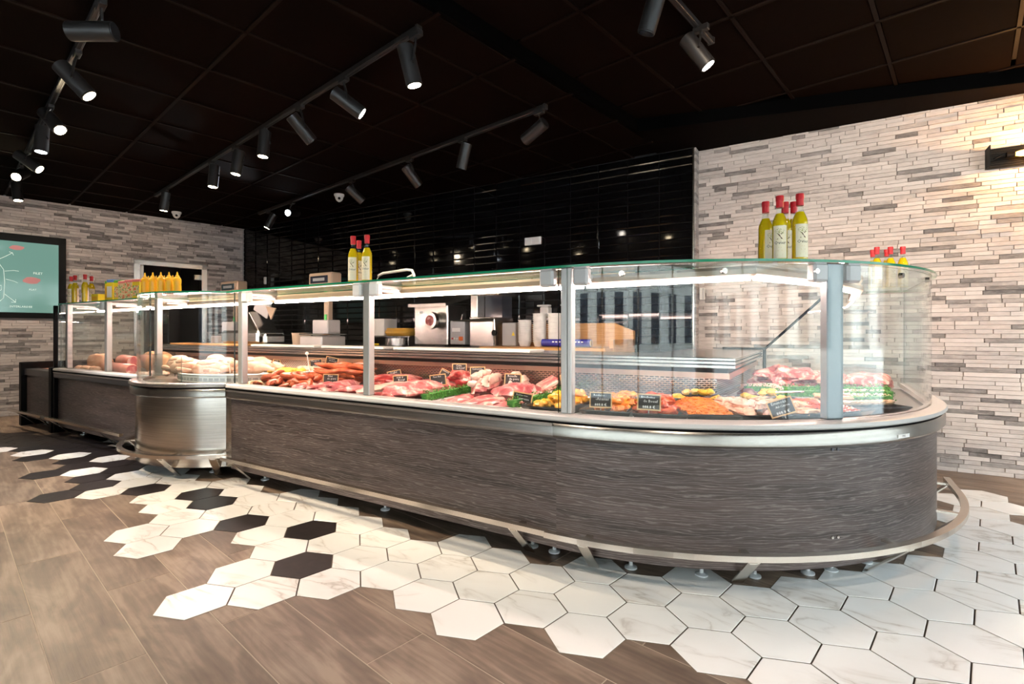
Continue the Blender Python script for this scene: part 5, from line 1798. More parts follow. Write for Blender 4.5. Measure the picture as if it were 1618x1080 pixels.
ORD = ['first', 'second', 'third', 'fourth', 'fifth', 'sixth', 'seventh', 'eighth', 'ninth', 'tenth', 'eleventh', 'twelfth', 'thirteenth', 'fourteenth', 'fifteenth', 'sixteenth']


def heap(t, w_, l_, mesh_list, n, label, cat, group, size=1.0, z0=.02, layers=2, name='meat_piece'):
    loc = Vector(t.location); rz = t.rotation_euler[2]
    n0 = int(math.ceil(n * .6 / 2) * 2)
    for i in range(n):
        lay_ = 0 if i < n0 else 1
        if lay_ == 0:
            k = i // 2; u = (.22 if i % 2 else -.22) * w_ + ROT.uniform(-.05, .05) * w_
            v = (-.40 + .8 * (k + .5) / (n0 / 2)) * l_
            which = 'lower layer, %s pair from the front, %s' % (ORD[k], 'right piece' if i % 2 else 'left piece')
        else:
            k = i - n0; u = ROT.uniform(-.2, .2) * w_; v = (-.32 + .64 * (k + .5) / (n - n0)) * l_
            which = 'upper layer, %s from the front' % ORD[k]
        x = loc.x + u * math.cos(rz) - v * math.sin(rz); y = loc.y + u * math.sin(rz) + v * math.cos(rz)
        put(name, ROT.choice(mesh_list), (x, y, loc.z + z0 + (.034 if lay_ else ROT.uniform(0, .010))), ROT.uniform(0, 6.28), label + ', ' + which, cat, group, sc=size * ROT.uniform(.85, 1.2), rx=ROT.uniform(-.2, .2))


def lumps(mat, n=3, d=(.075, .05, .042), amp=.22, nm='meat_piece'):
    return [blob_mesh(nm, mat, (d[0] * ROT.uniform(.85, 1.15), d[1] * ROT.uniform(.85, 1.15), d[2]), ROT.uniform(0, 50), amp, 4.0, 12, 8) for _ in range(n)]


L_yel = lumps(M.yellow, 4, (.066, .046, .040)); L_ora = lumps(M.orange, 4, (.066, .046, .040)); L_redm = lumps(M.redmar, 3, (.10, .04, .04)); L_bei = lumps(M.beige, 3, (.11, .032, .026)); L_pnk = lumps(M.chicken, 3, (.10, .045, .035))
L_mash = lumps(M.mash, 3, (.045, .04, .03), .15)


def crumbs(t, w_, l_, mat, lab, h_=.07, n=380, r=.011):
    """finely cut meat nobody could count"""
    rz = t.rotation_euler[2]; loc = t.location
    m = MB()
    ico = bmesh.new(); bmesh.ops.create_icosphere(ico, subdivisions=1, radius=1.0)
    iv = [tuple(v.co) for v in ico.verts]; ifc = [tuple(v.index for v in f.verts) for f in ico.faces]; ico.free()
    m.v = []; 
    nu, nv = 12, 14
    base = [( (-.5 + i / nu) * w_ * .92, (-.5 + j / nv) * l_ * .92) for i in range(nu + 1) for j in range(nv + 1)]
    hh = lambda u, v: .018 + h_ * max(0, (1 - (2 * u / w_) ** 2)) ** .6 * max(0, (1 - (2 * v / l_) ** 2)) ** .6 + .008 * noise.noise((u * 30, v * 30, 1))
    m.add([(u, v, hh(u, v)) for u, v in base], [(i * (nv + 1) + j, (i + 1) * (nv + 1) + j, (i + 1) * (nv + 1) + j + 1, i * (nv + 1) + j + 1) for i in range(nu) for j in range(nv)])
    for _ in range(n):
        u = ROT.uniform(-.46, .46) * w_; v = ROT.uniform(-.46, .46) * l_
        k = r * ROT.uniform(.6, 1.3); e = ROT.uniform(.8, 1.8); a = ROT.uniform(0, PI)
        m.add([(u + (x * math.cos(a) * e - y * math.sin(a)) * k, v + (x * math.sin(a) * e + y * math.cos(a)) * k, hh(u, v) + z * k * .8) for x, y, z in iv], ifc)
    o = m.build('minced_meat', mat, None, smooth=True)
    o.location = loc; o.rotation_euler = (0, 0, rz)
    return tag(o, lab, 'meat', kind='stuff')


def arc_tray(ang, rr, w_, l_, mat, lab, z=DZ_, h_=.045):
    a = math.radians(ang)
    return tray(CX + rr * math.cos(a), CY + rr * math.sin(a), w_, l_, a + PI / 2, mat, lab, h_, z)


TW_ = .215
t1 = tray(-1.185, 2.47, TW_, .50, .02, M.trayblack, 'black tray of yellow chicken pieces behind the double grey post')
heap(t1, TW_, .5, L_yel, 44, 'yellow chicken piece, first tray', 'meat', 'yellow chicken pieces behind the post')
t2 = arc_tray(-83, 1.16, TW_, .50, M.trayblack, 'black tray of orange and yellow marinated chicken right of the double grey post')
heap(t2, TW_, .5, L_ora[:2] + L_yel[:2] + L_ora[2:], 44, 'orange chicken piece, second tray', 'meat', 'orange chicken pieces right of the post')
t3 = arc_tray(-73, 1.17, TW_, .50, M.trayblack, 'black tray of glossy red marinated meat')
heap(t3, TW_, .5, L_redm, 44, 'red meat piece, third tray', 'meat', 'red marinated meat pieces')
t4 = arc_tray(-63.5, 1.19, TW_, .42, M.trayblack, 'black tray heaped with bright orange minced meat')
crumbs(t4, TW_, .42, M.orange, 'bright orange minced meat heaped in the black tray')
t5 = arc_tray(-54, 1.20, TW_, .42, M.trayblack, 'black tray of pale pink sliced chicken with a steel spoon')
heap(t5, TW_, .42, L_pnk, 44, 'pale chicken slice, fifth tray', 'meat', 'pale pink chicken slices')
t6 = arc_tray(-44.5, 1.19, TW_, .42, M.trayblack, 'black tray of cream coloured chicken strips under the tilted price card')
heap(t6, TW_, .42, L_bei, 44, 'cream chicken strip, sixth tray', 'meat', 'cream chicken strips')
t7 = arc_tray(-33.5, 1.20, TW_, .42, M.trayblack, 'black tray of red diced meat to the right of the far post')
crumbs(t7, TW_, .42, M.redmar, 'red diced meat in the black tray right of the far post', .045, 300, .012)
t8 = tray(-.62, 2.98, .42, .17, .30, M.trayblack, 'black tray of golden potato cubes in the back row', z=DZ_, h_=.05)
heap(t8, .42, .17, L_mash, 26, 'golden potato cube, left back tray', 'potato', 'golden potato cubes in the left back tray', z0=.03)
t9 = tray(-.30, 3.16, .30, .17, .55, M.trayblack, 'black tray of golden potato cubes with a steel slice, right in the back row', z=DZ_, h_=.05)
heap(t9, .30, .17, L_mash, 18, 'golden potato cube, right back tray', 'potato', 'golden potato cubes in the right back tray', z0=.03)
t10 = tray(.03, 3.24, .30, .16, .62, M.trayblack, 'black tray of beige chicken strips behind the far grey post', z=DZ_, h_=.045)
heap(t10, .30, .16, L_bei, 14, 'beige chicken strip, tray behind far post', 'meat', 'beige strips behind the far post', size=.9)


def utensil(p0, p1, mat, lab, bladew=.03, name='serving_spoon'):
    t = thing(name, lab, 'utensil', p0)
    d = Vector(p1) - Vector(p0)
    m = MB(); m.tube([Vector(p0), Vector(p0) + d * .5, Vector(p0) + d * .8], [.006, .006, .005], 6); m.build('handle', mat, t)
    q = Vector(p1); dn = d.normalized(); sd = dn.cross(Vector((0, 0, 1))).normalized() * bladew
    a = Vector(p0) + d * .78
    m = MB(); m.add([tuple(a - sd * .5), tuple(a + sd * .5), tuple(q + sd), tuple(q - sd), tuple(a - sd * .5 + Vector((0, 0, .003))), tuple(a + sd * .5 + Vector((0, 0, .003))), tuple(q + sd + Vector((0, 0, .003))), tuple(q - sd + Vector((0, 0, .003)))],
                    [(0, 1, 2, 3), (7, 6, 5, 4), (0, 4, 5, 1), (1, 5, 6, 2), (2, 6, 7, 3), (3, 7, 4, 0)]); m.build('blade', mat, t)


utensil((-.40, 3.02, .775), (-.55, 2.75, .715), M.darksteel, 'dark tongs leaning out of the orange minced meat')
utensil((-.22, 2.92, .735), (-.36, 2.72, .70), M.traysteel, 'steel spoon lying on the pale pink chicken')
utensil((-.10, 3.20, .74), (-.33, 3.16, .725), M.chrome, 'bright steel slice in the right back row tray', .035, 'serving_slice')


# parsley dividers ---------------------------------------------------
def parsley(a, b, lab, z=DZ_, h_=.062, w_=.062, base=True):
    ln = math.hypot(b[0] - a[0], b[1] - a[1]); rz = dirang(a, b)
    t = thing('parsley_divider', lab, 'garnish', ((a[0] + b[0]) / 2, (a[1] + b[1]) / 2, z), rz)
    if base:
        m = MB(); m.bbox((0, 0, .011), (ln, w_ * .9, .030), .004); m.build('divider_base', M.traywhite, t, local=True)
    m = MB()
    n = int(ln * 1500)
    for _ in range(n):
        x = ROT.uniform(-ln / 2, ln / 2); y = ROT.uniform(-.5, .5) * w_
        z_ = .026 + ROT.uniform(.1, 1) * h_ * (1 - (2 * y / w_) ** 2 * .5)
        s_ = ROT.uniform(.005, .010); u = Vector((ROT.uniform(-1, 1), ROT.uniform(-1, 1), ROT.uniform(-.6, 1))).normalized()
        v = u.cross(Vector((ROT.uniform(-1, 1), ROT.uniform(-1, 1), ROT.uniform(-1, 1)))).normalized()
        p = Vector((x, y, z_))
        m.add([tuple(p - u * s_ * .4), tuple(p + v * s_ * .5), tuple(p + u * s_), tuple(p - v * s_ * .5)], [(0, 1, 2, 3)])
    m.box((0, 0, .03 + h_ * .3), (ln * .98, w_ * .55, h_ * .55))
    o = m.build('parsley_leaves', M.parsley, t, local=True); o['kind'] = 'stuff'
    return t


parsley((-1.905, 2.17), (-1.97, 2.74), 'plastic parsley strip on a white base between the big roast and the pork slices')
parsley((-1.365, 2.20), (-1.345, 2.62), 'front plastic parsley strip left of the yellow chicken')
parsley((-1.39, 2.72), (-1.41, 3.06), 'rear plastic parsley strip seen just right of the grey post')
parsley((-.45, 3.62), (.02, 3.90), 'rear plastic parsley strip under the leg of meat, left of the far post', h_=.055)
parsley((-.34, 3.40), (.04, 3.58), 'front plastic parsley strip behind the tilted price card', h_=.06)
parsley((.10, 3.28), (.30, 3.45), 'plastic parsley strip nearest the glass, right of the far post')
parsley((.10, 3.58), (.33, 3.75), 'second plastic parsley strip right of the far post')
parsley((.10, 3.86), (.34, 4.02), 'third plastic parsley strip right of the far post')
parsley((-2.80, 2.98), (-2.99, 2.80), 'small plastic parsley strip behind the beef beside the sausages', h_=.04)

# sausages -----------------------------------------------------------
tr = tray(-3.32, 2.36, .62, .34, -.1, M.trayblack, 'low black tray under the curled red sausages', h_=.03)
tr2 = tray(-3.36, 2.80, .80, .38, .05, M.traysteel, 'steel tray under the pile of long red sausages', h_=.03)


def sausage_mesh(pts, r, mat, nm='sausage'):
    n = len(pts)
    rs = [r * (.25 if i in (0, n - 1) else .85 if i in (1, n - 2) else 1.0) for i in range(n)]
    m = MB(); m.tube(pts, rs, 9)
    return m.mesh(nm, mat, (0, 0, 0), True)


S_long = []
for k in range(3):
    b = (.05, .02, -.04)[k]
    S_long.append(sausage_mesh([((-.20 + .4 * i / 9), b * 1.6 * math.cos((i / 9 - .5) * PI), .010 * math.sin(i * 1.1 + k)) for i in range(10)], .0205, M.sausage))
S_curl = []
for k in range(3):
    sp = (1.2, 1.5, .9)[k] * PI
    S_curl.append(sausage_mesh([(.055 * math.cos(sp * i / 11 - .6), .055 * math.sin(sp * i / 11 - .6) * (.9 if k else 1.2), .004 * i / 11) for i in range(12)], .0200, M.sausage))
k = 0
for lay_, cnt in enumerate((11, 9, 7, 5)):
    for i in range(cnt):
        x = -3.34 + ROT.uniform(-.10, .10); y = 2.64 + .36 * (i + .5 + .5 * lay_ * 0) / 11 + .36 * (11 - cnt) / 22
        put('sausage', ROT.choice(S_long), (x, y, DZ_ + .034 + lay_ * .034 + ROT.uniform(-.004, .006)), .42 + ROT.uniform(-.34, .34), 'long red sausage, %s layer of the pile, %s from the front' % (('bottom', 'second', 'third', 'top')[lay_], ORD[i]), 'sausage', 'long red sausages in the pile', rx=ROT.uniform(-.15, .15), ry=ROT.uniform(-.07, .07))
for lay_, (nr, nc) in enumerate(((3, 6), (2, 5), (1, 4))):
    for i in range(nr * nc):
        r_, c_ = i // nc, i % nc
        x = -3.34 + (c_ - (nc - 1) / 2) * .090 + ROT.uniform(-.015, .015); y = 2.27 + (r_ + (3 - nr) * .55) * .090 + ROT.uniform(-.015, .015)
        put('sausage', ROT.choice(S_curl), (x, y, DZ_ + .030 + lay_ * .034), ROT.uniform(0, 6.28), 'curled red sausage, %s layer, %s row from the bumper, %s from the left' % (('bottom', 'middle', 'top')[lay_], ORD[r_], ORD[c_]), 'sausage', 'curled red sausages in the black tray', rx=ROT.uniform(-.4, .4), ry=ROT.uniform(-.4, .4))
for k, (x, y, rz) in enumerate(((-3.60, 2.26, .3), (-3.60, 2.40, .9))):
    me = sausage_mesh([(.06 * math.cos(1.3 * PI * i / 11), .05 * math.sin(1.3 * PI * i / 11), 0) for i in range(12)], .022, M.andouille)
    put('sausage', me, (x, y, DZ_ + .03), rz, ['pale beige curled sausage at the front left of the black tray', 'pale beige curled sausage behind the first beige one'][k], 'sausage')
S_red = sausage_mesh([((-.10 + .2 * i / 8), .02 * math.cos((i / 8 - .5) * PI), 0) for i in range(9)], .014, M.sausage)
for i in range(10):
    put('sausage', S_red, (-3.02 + .07 * (i % 5) + ROT.uniform(-.02, .02), 2.88 + .03 * (i // 5) + ROT.uniform(-.03, .03), DZ_ + .02 + .024 * (i // 5)), ROT.uniform(-.4, .6), 'short orange red sausage behind the beef, %s row, %s from the left' % (('front', 'back')[i // 5], ORD[i % 5]), 'sausage', 'short sausages at the back behind the beef')


# larger cuts --------------------------------------------------------
def cut(a, b, wid, hgt, mat, lab, seed, z=DZ_, name='meat_cut', amp=.13, cat='meat', square=1.0, freq=3.0):
    ln = math.hypot(b[0] - a[0], b[1] - a[1])
    me = blob_mesh(name, mat, (ln, wid, hgt), seed, amp, freq, 26, 16, True, square)
    return put(name, me, ((a[0] + b[0]) / 2, (a[1] + b[1]) / 2, z), dirang(a, b), lab, cat)


cut((-3.08, 2.19), (-3.22, 2.54), .105, .058, M.pink, 'pink pork tenderloin, leftmost of three behind the bumper', 1, name='pork_fillet', square=.9)
cut((-2.93, 2.19), (-3.06, 2.56), .110, .062, M.pink, 'pink pork tenderloin, middle of three behind the bumper', 2, name='pork_fillet', square=.9)
cut((-2.78, 2.19), (-2.92, 2.60), .125, .075, M.pink, 'large pink pork tenderloin, rightmost of three beside the white post', 3, name='pork_fillet', square=.9)
cut((-2.95, 2.78), (-2.50, 2.82), .30, .10, M.red, 'red beef joint under the two price cards right of the white post', 4, name='beef_joint')
cut((-2.66, 2.20), (-2.46, 2.46), .15, .07, M.red, 'red bone-in steak right behind the white post', 5, name='bone_steak')
cut((-2.47, 2.20), (-2.46, 2.70), .16, .075, M.fat, 'white fat covered joint between steak and big roast', 6, name='fat_joint', square=.8)
cut((-2.22, 2.20), (-2.24, 2.80), .27, .105, M.pink, 'big marbled pink roast left of the first parsley strip', 7, name='pork_roast', square=.85)
o = cut((-2.33, 2.185), (-2.14, 2.20), .05, .055, M.red, 'dark red cut face at the front of the big roast', 8, name='roast_end')
cut((-2.34, 2.90), (-2.08, 3.00), .20, .145, M.red, 'tall deep red beef piece behind the roast', 9, name='beef_chunk', amp=.2)
# rib racks: a meat body with bone ends
def ribs(a, b, wid, hgt, lab, seed, nb=8):
    ln = math.hypot(b[0] - a[0], b[1] - a[1]); rz = dirang(a, b)
    t = thing('rib_rack', lab, 'meat', ((a[0] + b[0]) / 2, (a[1] + b[1]) / 2, DZ_), rz)
    put('rib_meat', blob_mesh('rib_meat', M.pink, (ln, wid, hgt), seed, .13, 3, 26, 16, True, .85), (0, 0, 0), 0, parent=t)
    put('fat_cap', blob_mesh('fat_cap', M.fat, (ln * .96, wid * .55, hgt * .62), seed + 4, .13, 4, 22, 12), (0, -wid * .18, hgt * .46), 0, parent=t)
    for k in range(nb):
        x = -ln * .42 + ln * .84 * k / (nb - 1)
        put('rib_bone', blob_mesh('rib_bone', M.fat, (.045, .06, .045), seed + k, .2, 3, 10, 8), (x, wid * .30, hgt * (.62 + .25 * (k % 2))), .2, parent=t)
    return t


ribs((-1.72, 2.44), (-1.98, 3.00), .16, .135, 'pale rib rack with a thick fat cap right of the first parsley strip', 21)
ribs((-1.60, 2.66), (-1.78, 3.04), .13, .12, 'second rib rack showing a row of knuckly bones, behind the price card', 33)
cut((-1.62, 2.44), (-1.46, 2.70), .21, .115, M.pink, 'rounded pink pork roast behind the pork slices', 10, name='pork_roast')
L_sl = [blob_mesh('pork_slice', M.pink, (.17, .13, .030), 40 + k, .16, 3, 16, 8) for k in range(3)]
for i in range(12):
    put('pork_slice', L_sl[i % 3], (-1.78 + .034 * i, 2.235 + .05 * (i % 2) + .01 * ROT.uniform(-1, 1), DZ_ + .006 + .012 * (i % 3)), .5 + ROT.uniform(-.2, .2), 'pale pink pork slice along the bumper, %s from the left' % ORD[i], 'meat', 'pork slices along the bumper', rx=.12, ry=-.18)


def slab(a, b, wid, th, z, tilt, lab):
    ln = math.hypot(b[0] - a[0], b[1] - a[1])
    t = thing('pork_belly', lab, 'meat', ((a[0] + b[0]) / 2, (a[1] + b[1]) / 2, z), dirang(a, b))
    m = MB(); m.bbox((0, 0, 0), (ln, wid, th), .012, 0, 0, tilt); m.build('belly_fat', M.fat, t, smooth=True, local=True)
    m = MB(); m.bbox((0, math.sin(-tilt) * 0 + .004, th * .5), (ln * .95, wid * .9, th * .3), .008, 0, 0, tilt); m.build('belly_meat', M.pink, t, smooth=True, local=True)


slab((-1.60, 3.02), (-1.44, 2.80), .13, .035, DZ_ + .08, .5, 'slab of white pork belly leaning against the perforated wall')
slab((-1.46, 2.86), (-1.40, 2.48), .11, .05, DZ_ + .04, .2, 'slab of pork belly lying left of the parsley by the grey post')

# return run: legs, roll, strips -------------------------------------
cut((-.42, 3.98), (-.02, 4.32), .30, .15, M.pink, 'red joint of meat at the far end under two small price cards', 50, name='meat_joint', amp=.34, freq=4.5)
cut((-.12, 4.10), (.20, 4.42), .22, .11, M.pink, 'pink leg of meat lying behind the far post', 51, amp=.26, freq=4.5, name='leg_joint')
cut((-.02, 3.86), (.06, 4.16), .12, .17, M.pink, 'raised pink shank standing just left of the far post', 52, name='meat_shank', amp=.18)
cut((-.50, 3.72), (-.22, 3.74), .10, .075, M.fat, 'pale rolled piece of skin at the left of the parsley', 53, name='rolled_skin', square=.7)
cut((.10, 4.12), (.38, 4.36), .20, .14, M.pink, 'pink joint at the back right of the far post', 54, name='meat_joint')
for k, (y, lab) in enumerate(((3.50, 'row of pale chicken pieces between two parsley strips, nearer the glass'), (3.74, 'row of pale chicken pieces between two parsley strips, farther back'))):
    for i in range(5):
        put('chicken_piece', L_pnk[i % 3], (.10 + .045 * i, y + .02 * i, DZ_ + .03), .8, lab.replace('row of pale chicken pieces', 'pale chicken piece, %s from the left,' % ORD[i]), 'meat', 'chicken pieces %s right of the far post' % ('nearer' if k == 0 else 'farther'))
    pass
for i in range(9):
    put('chicken_strip', L_bei[i % 3], (.09 + .024 * i, 3.13 + .022 * i, DZ_ + .035), .9 + ROT.uniform(-.3, .3), 'cream chicken strip right of the far post, %s from the left' % ORD[i], 'meat', 'cream strips right of the far post')
t11 = tray(.20, 3.24, .34, .12, .72, M.trayblack, 'black tray of cream strips right of the far post', h_=.03)
t11.location = (.19, 3.22, DZ_)
# dark cured meat behind the chamfer
cut((-.44, 3.36), (-.40, 3.60), .10, .06, M.cured, 'dark red cured piece at the corner of the perforated wall', 55, name='cured_meat')

# poultry on the drum ------------------------------------------------
bz = .671
t = thing('poultry_basket', 'round perforated white basket carrying the chickens on the drum', 'basket', (DC[0] + .12, DC[1] + .05, bz))
m = MB(); cxx, cyy = DC[0] + .14, DC[1] + .06
m.lathe([(0, 0), (.56, 0), (.60, .01), (.60, .067), (.612, .070), (.60, .076), (.585, .067), (.58, .045), (0, .045)], (cxx, cyy, bz), 56); m.build('basket_body', M.traywhite, t, smooth=True)
m = MB()
for k in range(120):
    a = math.radians(205 + k * 1.1); 
    if k % 4 == 3: continue
    for zz in (.026, .034, .042):
        p = (cxx + .6015 * math.cos(a), cyy + .6015 * math.sin(a), bz + zz)
        m.box(p, (.0085, .002, .0028), a + PI / 2)
o = m.build('basket_slots', M.black, t); o['kind'] = 'stuff'
body = blob_mesh('chicken_body', M.chicken, (.26, .17, .14), 60, .10, 3, 24, 14)
breast = blob_mesh('chicken_breast', M.chicken, (.16, .15, .08), 61, .06, 3, 18, 10)
m = MB(); m.tube([(.02, 0, 0), (.07, .01, .02), (.12, .015, .015), (.16, .01, 0), (.19, .01, .0)], [.028, .036, .027, .014, .017], 10); legm = m.mesh('chicken_leg', M.chicken, (0, 0, 0), True)
m = MB(); m.tube([(0, 0, 0), (.045, .03, .0), (.09, .01, -.005), (.12, -.015, -.01)], [.018, .021, .016, .010], 8); wingm = m.mesh('chicken_wing', M.chicken, (0, 0, 0), True)
CH = [(-4.62, 2.22, .3, 'plucked chicken at the left front of the basket on the drum'), (-4.40, 2.17, .9, 'plucked chicken front and centre of the basket on the drum'), (-4.18, 2.21, 1.5, 'plucked chicken at the right front of the basket on the drum'),
      (-4.62, 2.52, .2, 'plucked chicken in the second row, left side of the basket'), (-4.36, 2.46, -.4, 'plucked chicken in the second row, middle of the basket'), (-4.02, 2.46, .7, 'biggest looking plucked chicken on the right of the basket'), (-4.28, 2.72, .1, 'plucked chicken at the back of the basket')]
for i, (x, y, rz, lab) in enumerate(CH):
    z = bz + .046
    if i == 0:
        ch = thing('chicken', lab, 'chicken', (x, y, z), rz, 'plucked chickens on the drum')
        put('chicken_body', body, (0, 0, 0), 0, parent=ch); put('chicken_breast', breast, (-.02, 0, .075), 0, parent=ch)
        for s_ in (-1, 1):
            put('leg', legm, (.04, s_ * .055, .05), s_ * .25, parent=ch); put('wing', wingm, (-.07, s_ * .075, .06), s_ * .5, parent=ch, sc=(1, s_, 1))
    else:
        dup(ch, (x, y, z), rz, lab, random.uniform(.82, .98))
for i in range(6):
    a = i * 1.1
    put('carrot_piece', blob_mesh('carrot_piece', M.orangefruit, (.10, .035, .035), 80 + i, .1, 3, 10, 8), (-4.80 + .028 * i, 2.42 + .02 * (i % 3), bz + .047 + .030 * (i % 2)), a, 'orange carrot piece at the rim of the chicken basket, %s from the left' % ORD[i], 'carrot', 'orange pieces in the chicken basket')
for i in range(14):
    put('potato', L_mash[i % 3], (-4.06 + .045 * (i % 7) + ROT.uniform(-.008, .008), 2.66 + .10 * (i // 7) + ROT.uniform(-.02, .02), bz + .046), ROT.uniform(0, 6), 'golden potato in the basket, %s row, %s from the left' % (('front', 'back')[i // 7], ORD[i % 7]), 'potato', 'golden potatoes in the basket', sc=1.5)
for i in range(10):
    put('turnip', blob_mesh('turnip', M.chicken, (.085, .075, .055), 90 + i % 3, .12, 3, 10, 8) if i < 3 else bpy.data.meshes['turnip'], (-3.94 + .05 * (i % 5) + ROT.uniform(-.008, .008), 2.88 + .09 * (i // 5), bz + .046), ROT.uniform(0, 6), 'white poultry piece in the basket, %s row, %s from the left' % (('front', 'back')[i // 5], ORD[i % 5]), 'poultry', 'white poultry pieces in the basket')

# charcuterie of the left case ---------------------------------------
def log_(a, b, r, mat, endmat, lab, z=DZ_, name='ham_log'):
    t = thing(name, lab, 'ham', ((a[0] + b[0]) / 2, (a[1] + b[1]) / 2, z))
    av = Vector((a[0], a[1], z + r)); bv = Vector((b[0], b[1], z + r)); d = (bv - av).normalized()
    m = MB(); m.tube([av, av + d * .02, bv - d * .02, bv], [r * .86, r, r, r * .86], 20); m.build('ham_skin', mat, t, smooth=True)
    m = MB(); m.cyl(bv, bv + d * .002, r * .84, n=20); m.build('cut_face', endmat, t)


log_((-6.34, 2.46), (-5.93, 2.40), .062, M.ham, M.pink, 'upper pink ham log right of the white post of the left counter', DZ_ + .055)
log_((-6.06, 2.26), (-5.56, 2.24), .058, M.ham, M.pink, 'lower pink ham log right of the white post of the left counter')
log_((-6.30, 2.62), (-5.80, 2.58), .062, M.ham, M.pink, 'third pink ham log behind the upper one', DZ_ + .05)
log_((-6.84, 2.40), (-6.66, 2.36), .055, M.red, M.pink, 'short red ham end left of the pale terrine block', DZ_ + .06)
for k, (x, y, w_, l_, h_, rz, mat, lab) in enumerate(((-6.50, 2.33, .20, .15, .19, .5, M.pate, 'tall pale terrine block left of the white post of the left counter'), (-6.38, 2.80, .34, .18, .20, .3, M.pate, 'brown crusted pate loaf on top behind the ham logs'), (-5.72, 2.55, .24, .15, .19, .7, M.pate, 'brown pate loaf seen through the drum glass'), (-5.45, 2.62, .20, .14, .16, .2, M.pate, 'smaller brown pate loaf beside the one seen through the drum glass'))):
    me = blob_mesh('terrine', mat, (w_, l_, h_), 100 + k, .06, 3, 20, 14, True, .45); put('terrine', me, (x, y, DZ_), rz, lab, 'terrine')
for i in range(5):
    put('cheese_ball', blob_mesh('cheese_ball', M.beige, (.085, .08, .075), 110 + i, .06, 3, 12, 8), (-6.62 + .105 * i, 2.19 + .012 * (i % 2), DZ_), i, 'pale round dried sausage in the left counter, %s from the left' % ORD[i], 'sausage', 'pale rounds along the front of the left counter')
for i in range(8):
    put('chicken_piece', L_pnk[i % 3], (-5.42 + .085 * (i % 4), 2.24 + .11 * (i // 4), DZ_ + .01), i * 1.3, 'pale chicken piece beside the drum, %s row, %s from the left' % (('front', 'back')[i // 4], ORD[i % 4]), 'meat', 'pale pieces beside the drum', sc=1.2)

# ------------------------------------------------------------------ price cards
SC_ = .00
def card(u, vb, Y, w_, h_, lines, lab, roll=0.0, yaw=0.0, price='888.8'):
    """slate card in a wooden frame standing in the display at depth row Y"""
    uu = (u - 809) / 809.4; vv = (vb - 525.5) / 809.4
    cth, sth = math.cos(TH), math.sin(TH)
    tt = Y / (sth * uu + cth)
    zb = 1.06 - vv * tt
    x = (cth * uu - sth) * tt; y = Y
    t = thing('price_card', lab, 'price card', (x, y, zb), math.atan2(-x, y) + yaw, 'chalk price cards in the meat displays')
    t.rotation_euler = (-.25, roll, t.rotation_euler[2])
    m = MB(); m.box((0, .004, h_ / 2), (w_, .003, h_)); m.build('card_board', M.slate, t, local=True)
    m = MB(); f = w_ * .055
    for (cx_, cz_, ww, hh) in ((0, f / 2, w_, f), (0, h_ - f / 2, w_, f), (-w_ / 2 + f / 2, h_ / 2, f, h_ - 2 * f), (w_ / 2 - f / 2, h_ / 2, f, h_ - 2 * f)):
        m.box((cx_, .002, cz_), (ww, .010, hh))
    m.build('card_frame', M.cardwood, t, local=True)
    m = MB()
    k = len(lines)
    for i, s_ in enumerate(lines):
        sz = min(h_ * .26, w_ * 1.35 / max(4, len(s_)))
        vs_, fs_ = text_mesh(s_, sz)
        m.add([(a + (.06 * w_ if i % 2 else -.04 * w_), .0015, h_ * (.80 - .24 * i) + b) for a, b, c_ in vs_], fs_)
    vs_, fs_ = text_mesh(price + ' €', h_ * .24)
    m.add([(a, .0015, h_ * .20 + b) for a, b, c_ in vs_], fs_)
    m.build('chalk_writing', M.chalktext, t, local=True)
    m = MB(); m.tube([(0, .008, .02), (0, .010, -.012)], .002, 5); m.build('card_pin', M.traysteel, t, local=True)


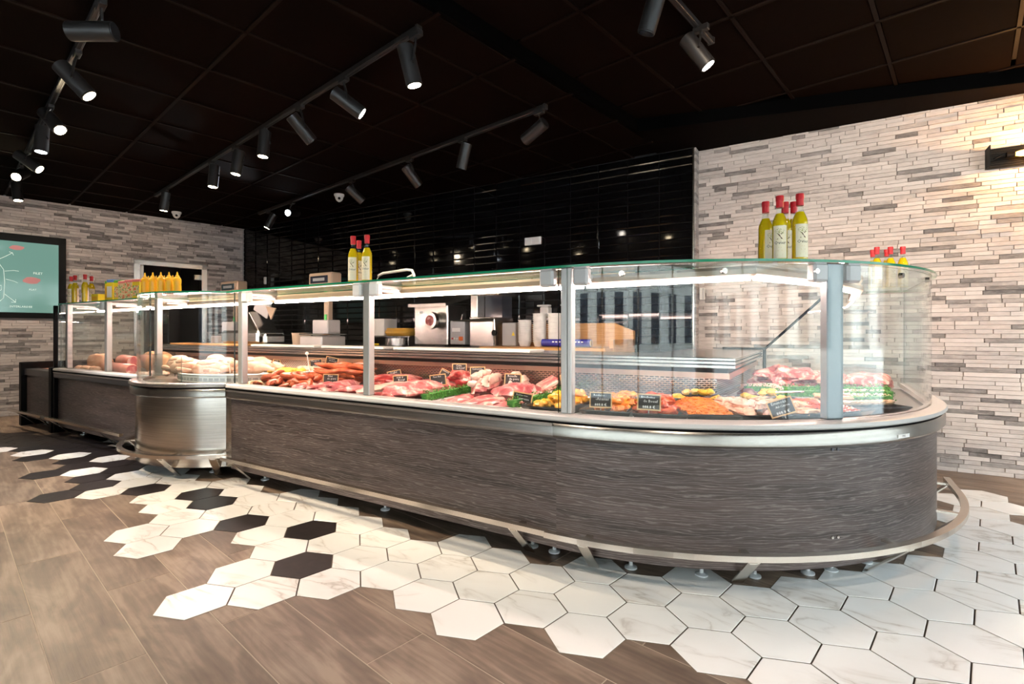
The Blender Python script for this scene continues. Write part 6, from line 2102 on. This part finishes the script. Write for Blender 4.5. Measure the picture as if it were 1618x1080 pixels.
CW, CHH = .104, .074
CARDS = [
    (411, 577, 2.75, ('Pommes', 'dauphine'), 'tilted price card above the golden potatoes left of the sausages', .12, 0),
    (438, 577, 2.85, ('Volaille',), 'narrow turned price card right of the potato card', .15, .7),
    (440, 599, 2.42, ('Andouille',), 'narrow turned price card above the pale beige sausages', .08, .8),
    (500, 580, 2.92, ('Merguez',), 'price card half sunk behind the long sausage pile', -.1, 0),
    (523, 577, 2.96, ('Saucisse', 'de boeuf'), 'tilted price card at the back of the long sausage pile', .25, .2),
    (522, 607, 2.42, ('Filet', 'de porc'), 'price card at the front of the sausages above the pork tenderloins', .06, 0),
    (625, 600, 2.86, ('Onglet',), 'washed out price card behind the roast beef card', -.2, 0),
    (633, 609, 2.66, ('roti d', 'Boeuf'), 'price card reading roti d Boeuf on the red joint', -.03, 0),
    (693, 609, 2.56, ('Faux filet',), 'price card on top of the big marbled roast', -.1, 0),
    (701, 595, 2.86, ('Rumsteck',), 'small steeply tilted price card behind the big roast', .5, .2),
    (726, 590, 2.95, ('Cote', 'de boeuf'), 'price card standing on the tall red beef piece', .0, 0),
    (755, 596, 2.86, ('Cote porc',), 'price card with clear frame between the two rib racks', -.02, 0),
    (810, 609, 2.66, ('Rouelle', 'de porc'), 'price card on the rounded pork roast before the perforated wall', .05, 0),
    (823, 642, 2.28, ('Escalope veau', 'degraisse'), 'leaning price card at the front beside the parsley and pork slices', .18, 0),
    (897, 610, 2.86, ('Poulet',), 'sliver of a price card at the right edge of the grey post', .05, .9),
    (949, 644, 2.25, ('Roulades :', '-Ananas'), 'upright price card on the orange chicken right of the grey post', .02, 0),
    (1025, 648, 2.285, ('Brochettes', 'de Boeuf'), 'price card reading Brochettes de Boeuf on the red meat', .03, 0),
    (1229, 588, 4.25, ('Gigot',), 'small tilted price card standing highest on the far red joint', -.45, .1),
    (1231, 600, 4.10, ('Epaule',), 'small tilted price card just below the highest one on the far joint', .55, .1),
    (1240, 656, 2.50, ('Emincés', 'Ail-Citron'), 'steeply tilted price card reading Emincés Ail-Citron on the cream strips', -.38, 0),
]
for (u, vb, zb, ln_, lab, roll, yaw) in CARDS:
    sm = .72 if 'small' in lab or 'narrow' in lab else 1.0
    card(u, vb, zb, CW * sm, CHH * sm, ln_, lab, roll, yaw)
# card spikes with white balls
for (u, vb, zb, lab) in ((489, 577, .80, 'white ball topped card holder behind the sausage pile'), (392, 590, .74, 'white ball topped card holder right of the drum post'), (365, 590, .74, 'white ball topped card holder left of the drum post')):
    uu = (u - 809) / 809.4; tt = (1.06 - zb) / ((vb - 525.5) / 809.4)
    x = (math.cos(TH) * uu - math.sin(TH)) * tt; y = (math.sin(TH) * uu + math.cos(TH)) * tt
    t = thing('card_holder', lab, 'card holder', (x, y, zb - .04))
    m = MB(); m.cyl((x, y, zb - .05), (x - .03, y, zb + .09), .0035, n=6); m.build('holder_pin', M.white, t)
    m = MB(); m.lathe([(.0005, -.014), (.010, -.010), (.014, 0), (.010, .010), (.0005, .014)], (x - .03, y, zb + .095), 12); m.build('holder_ball', M.white, t, smooth=True)
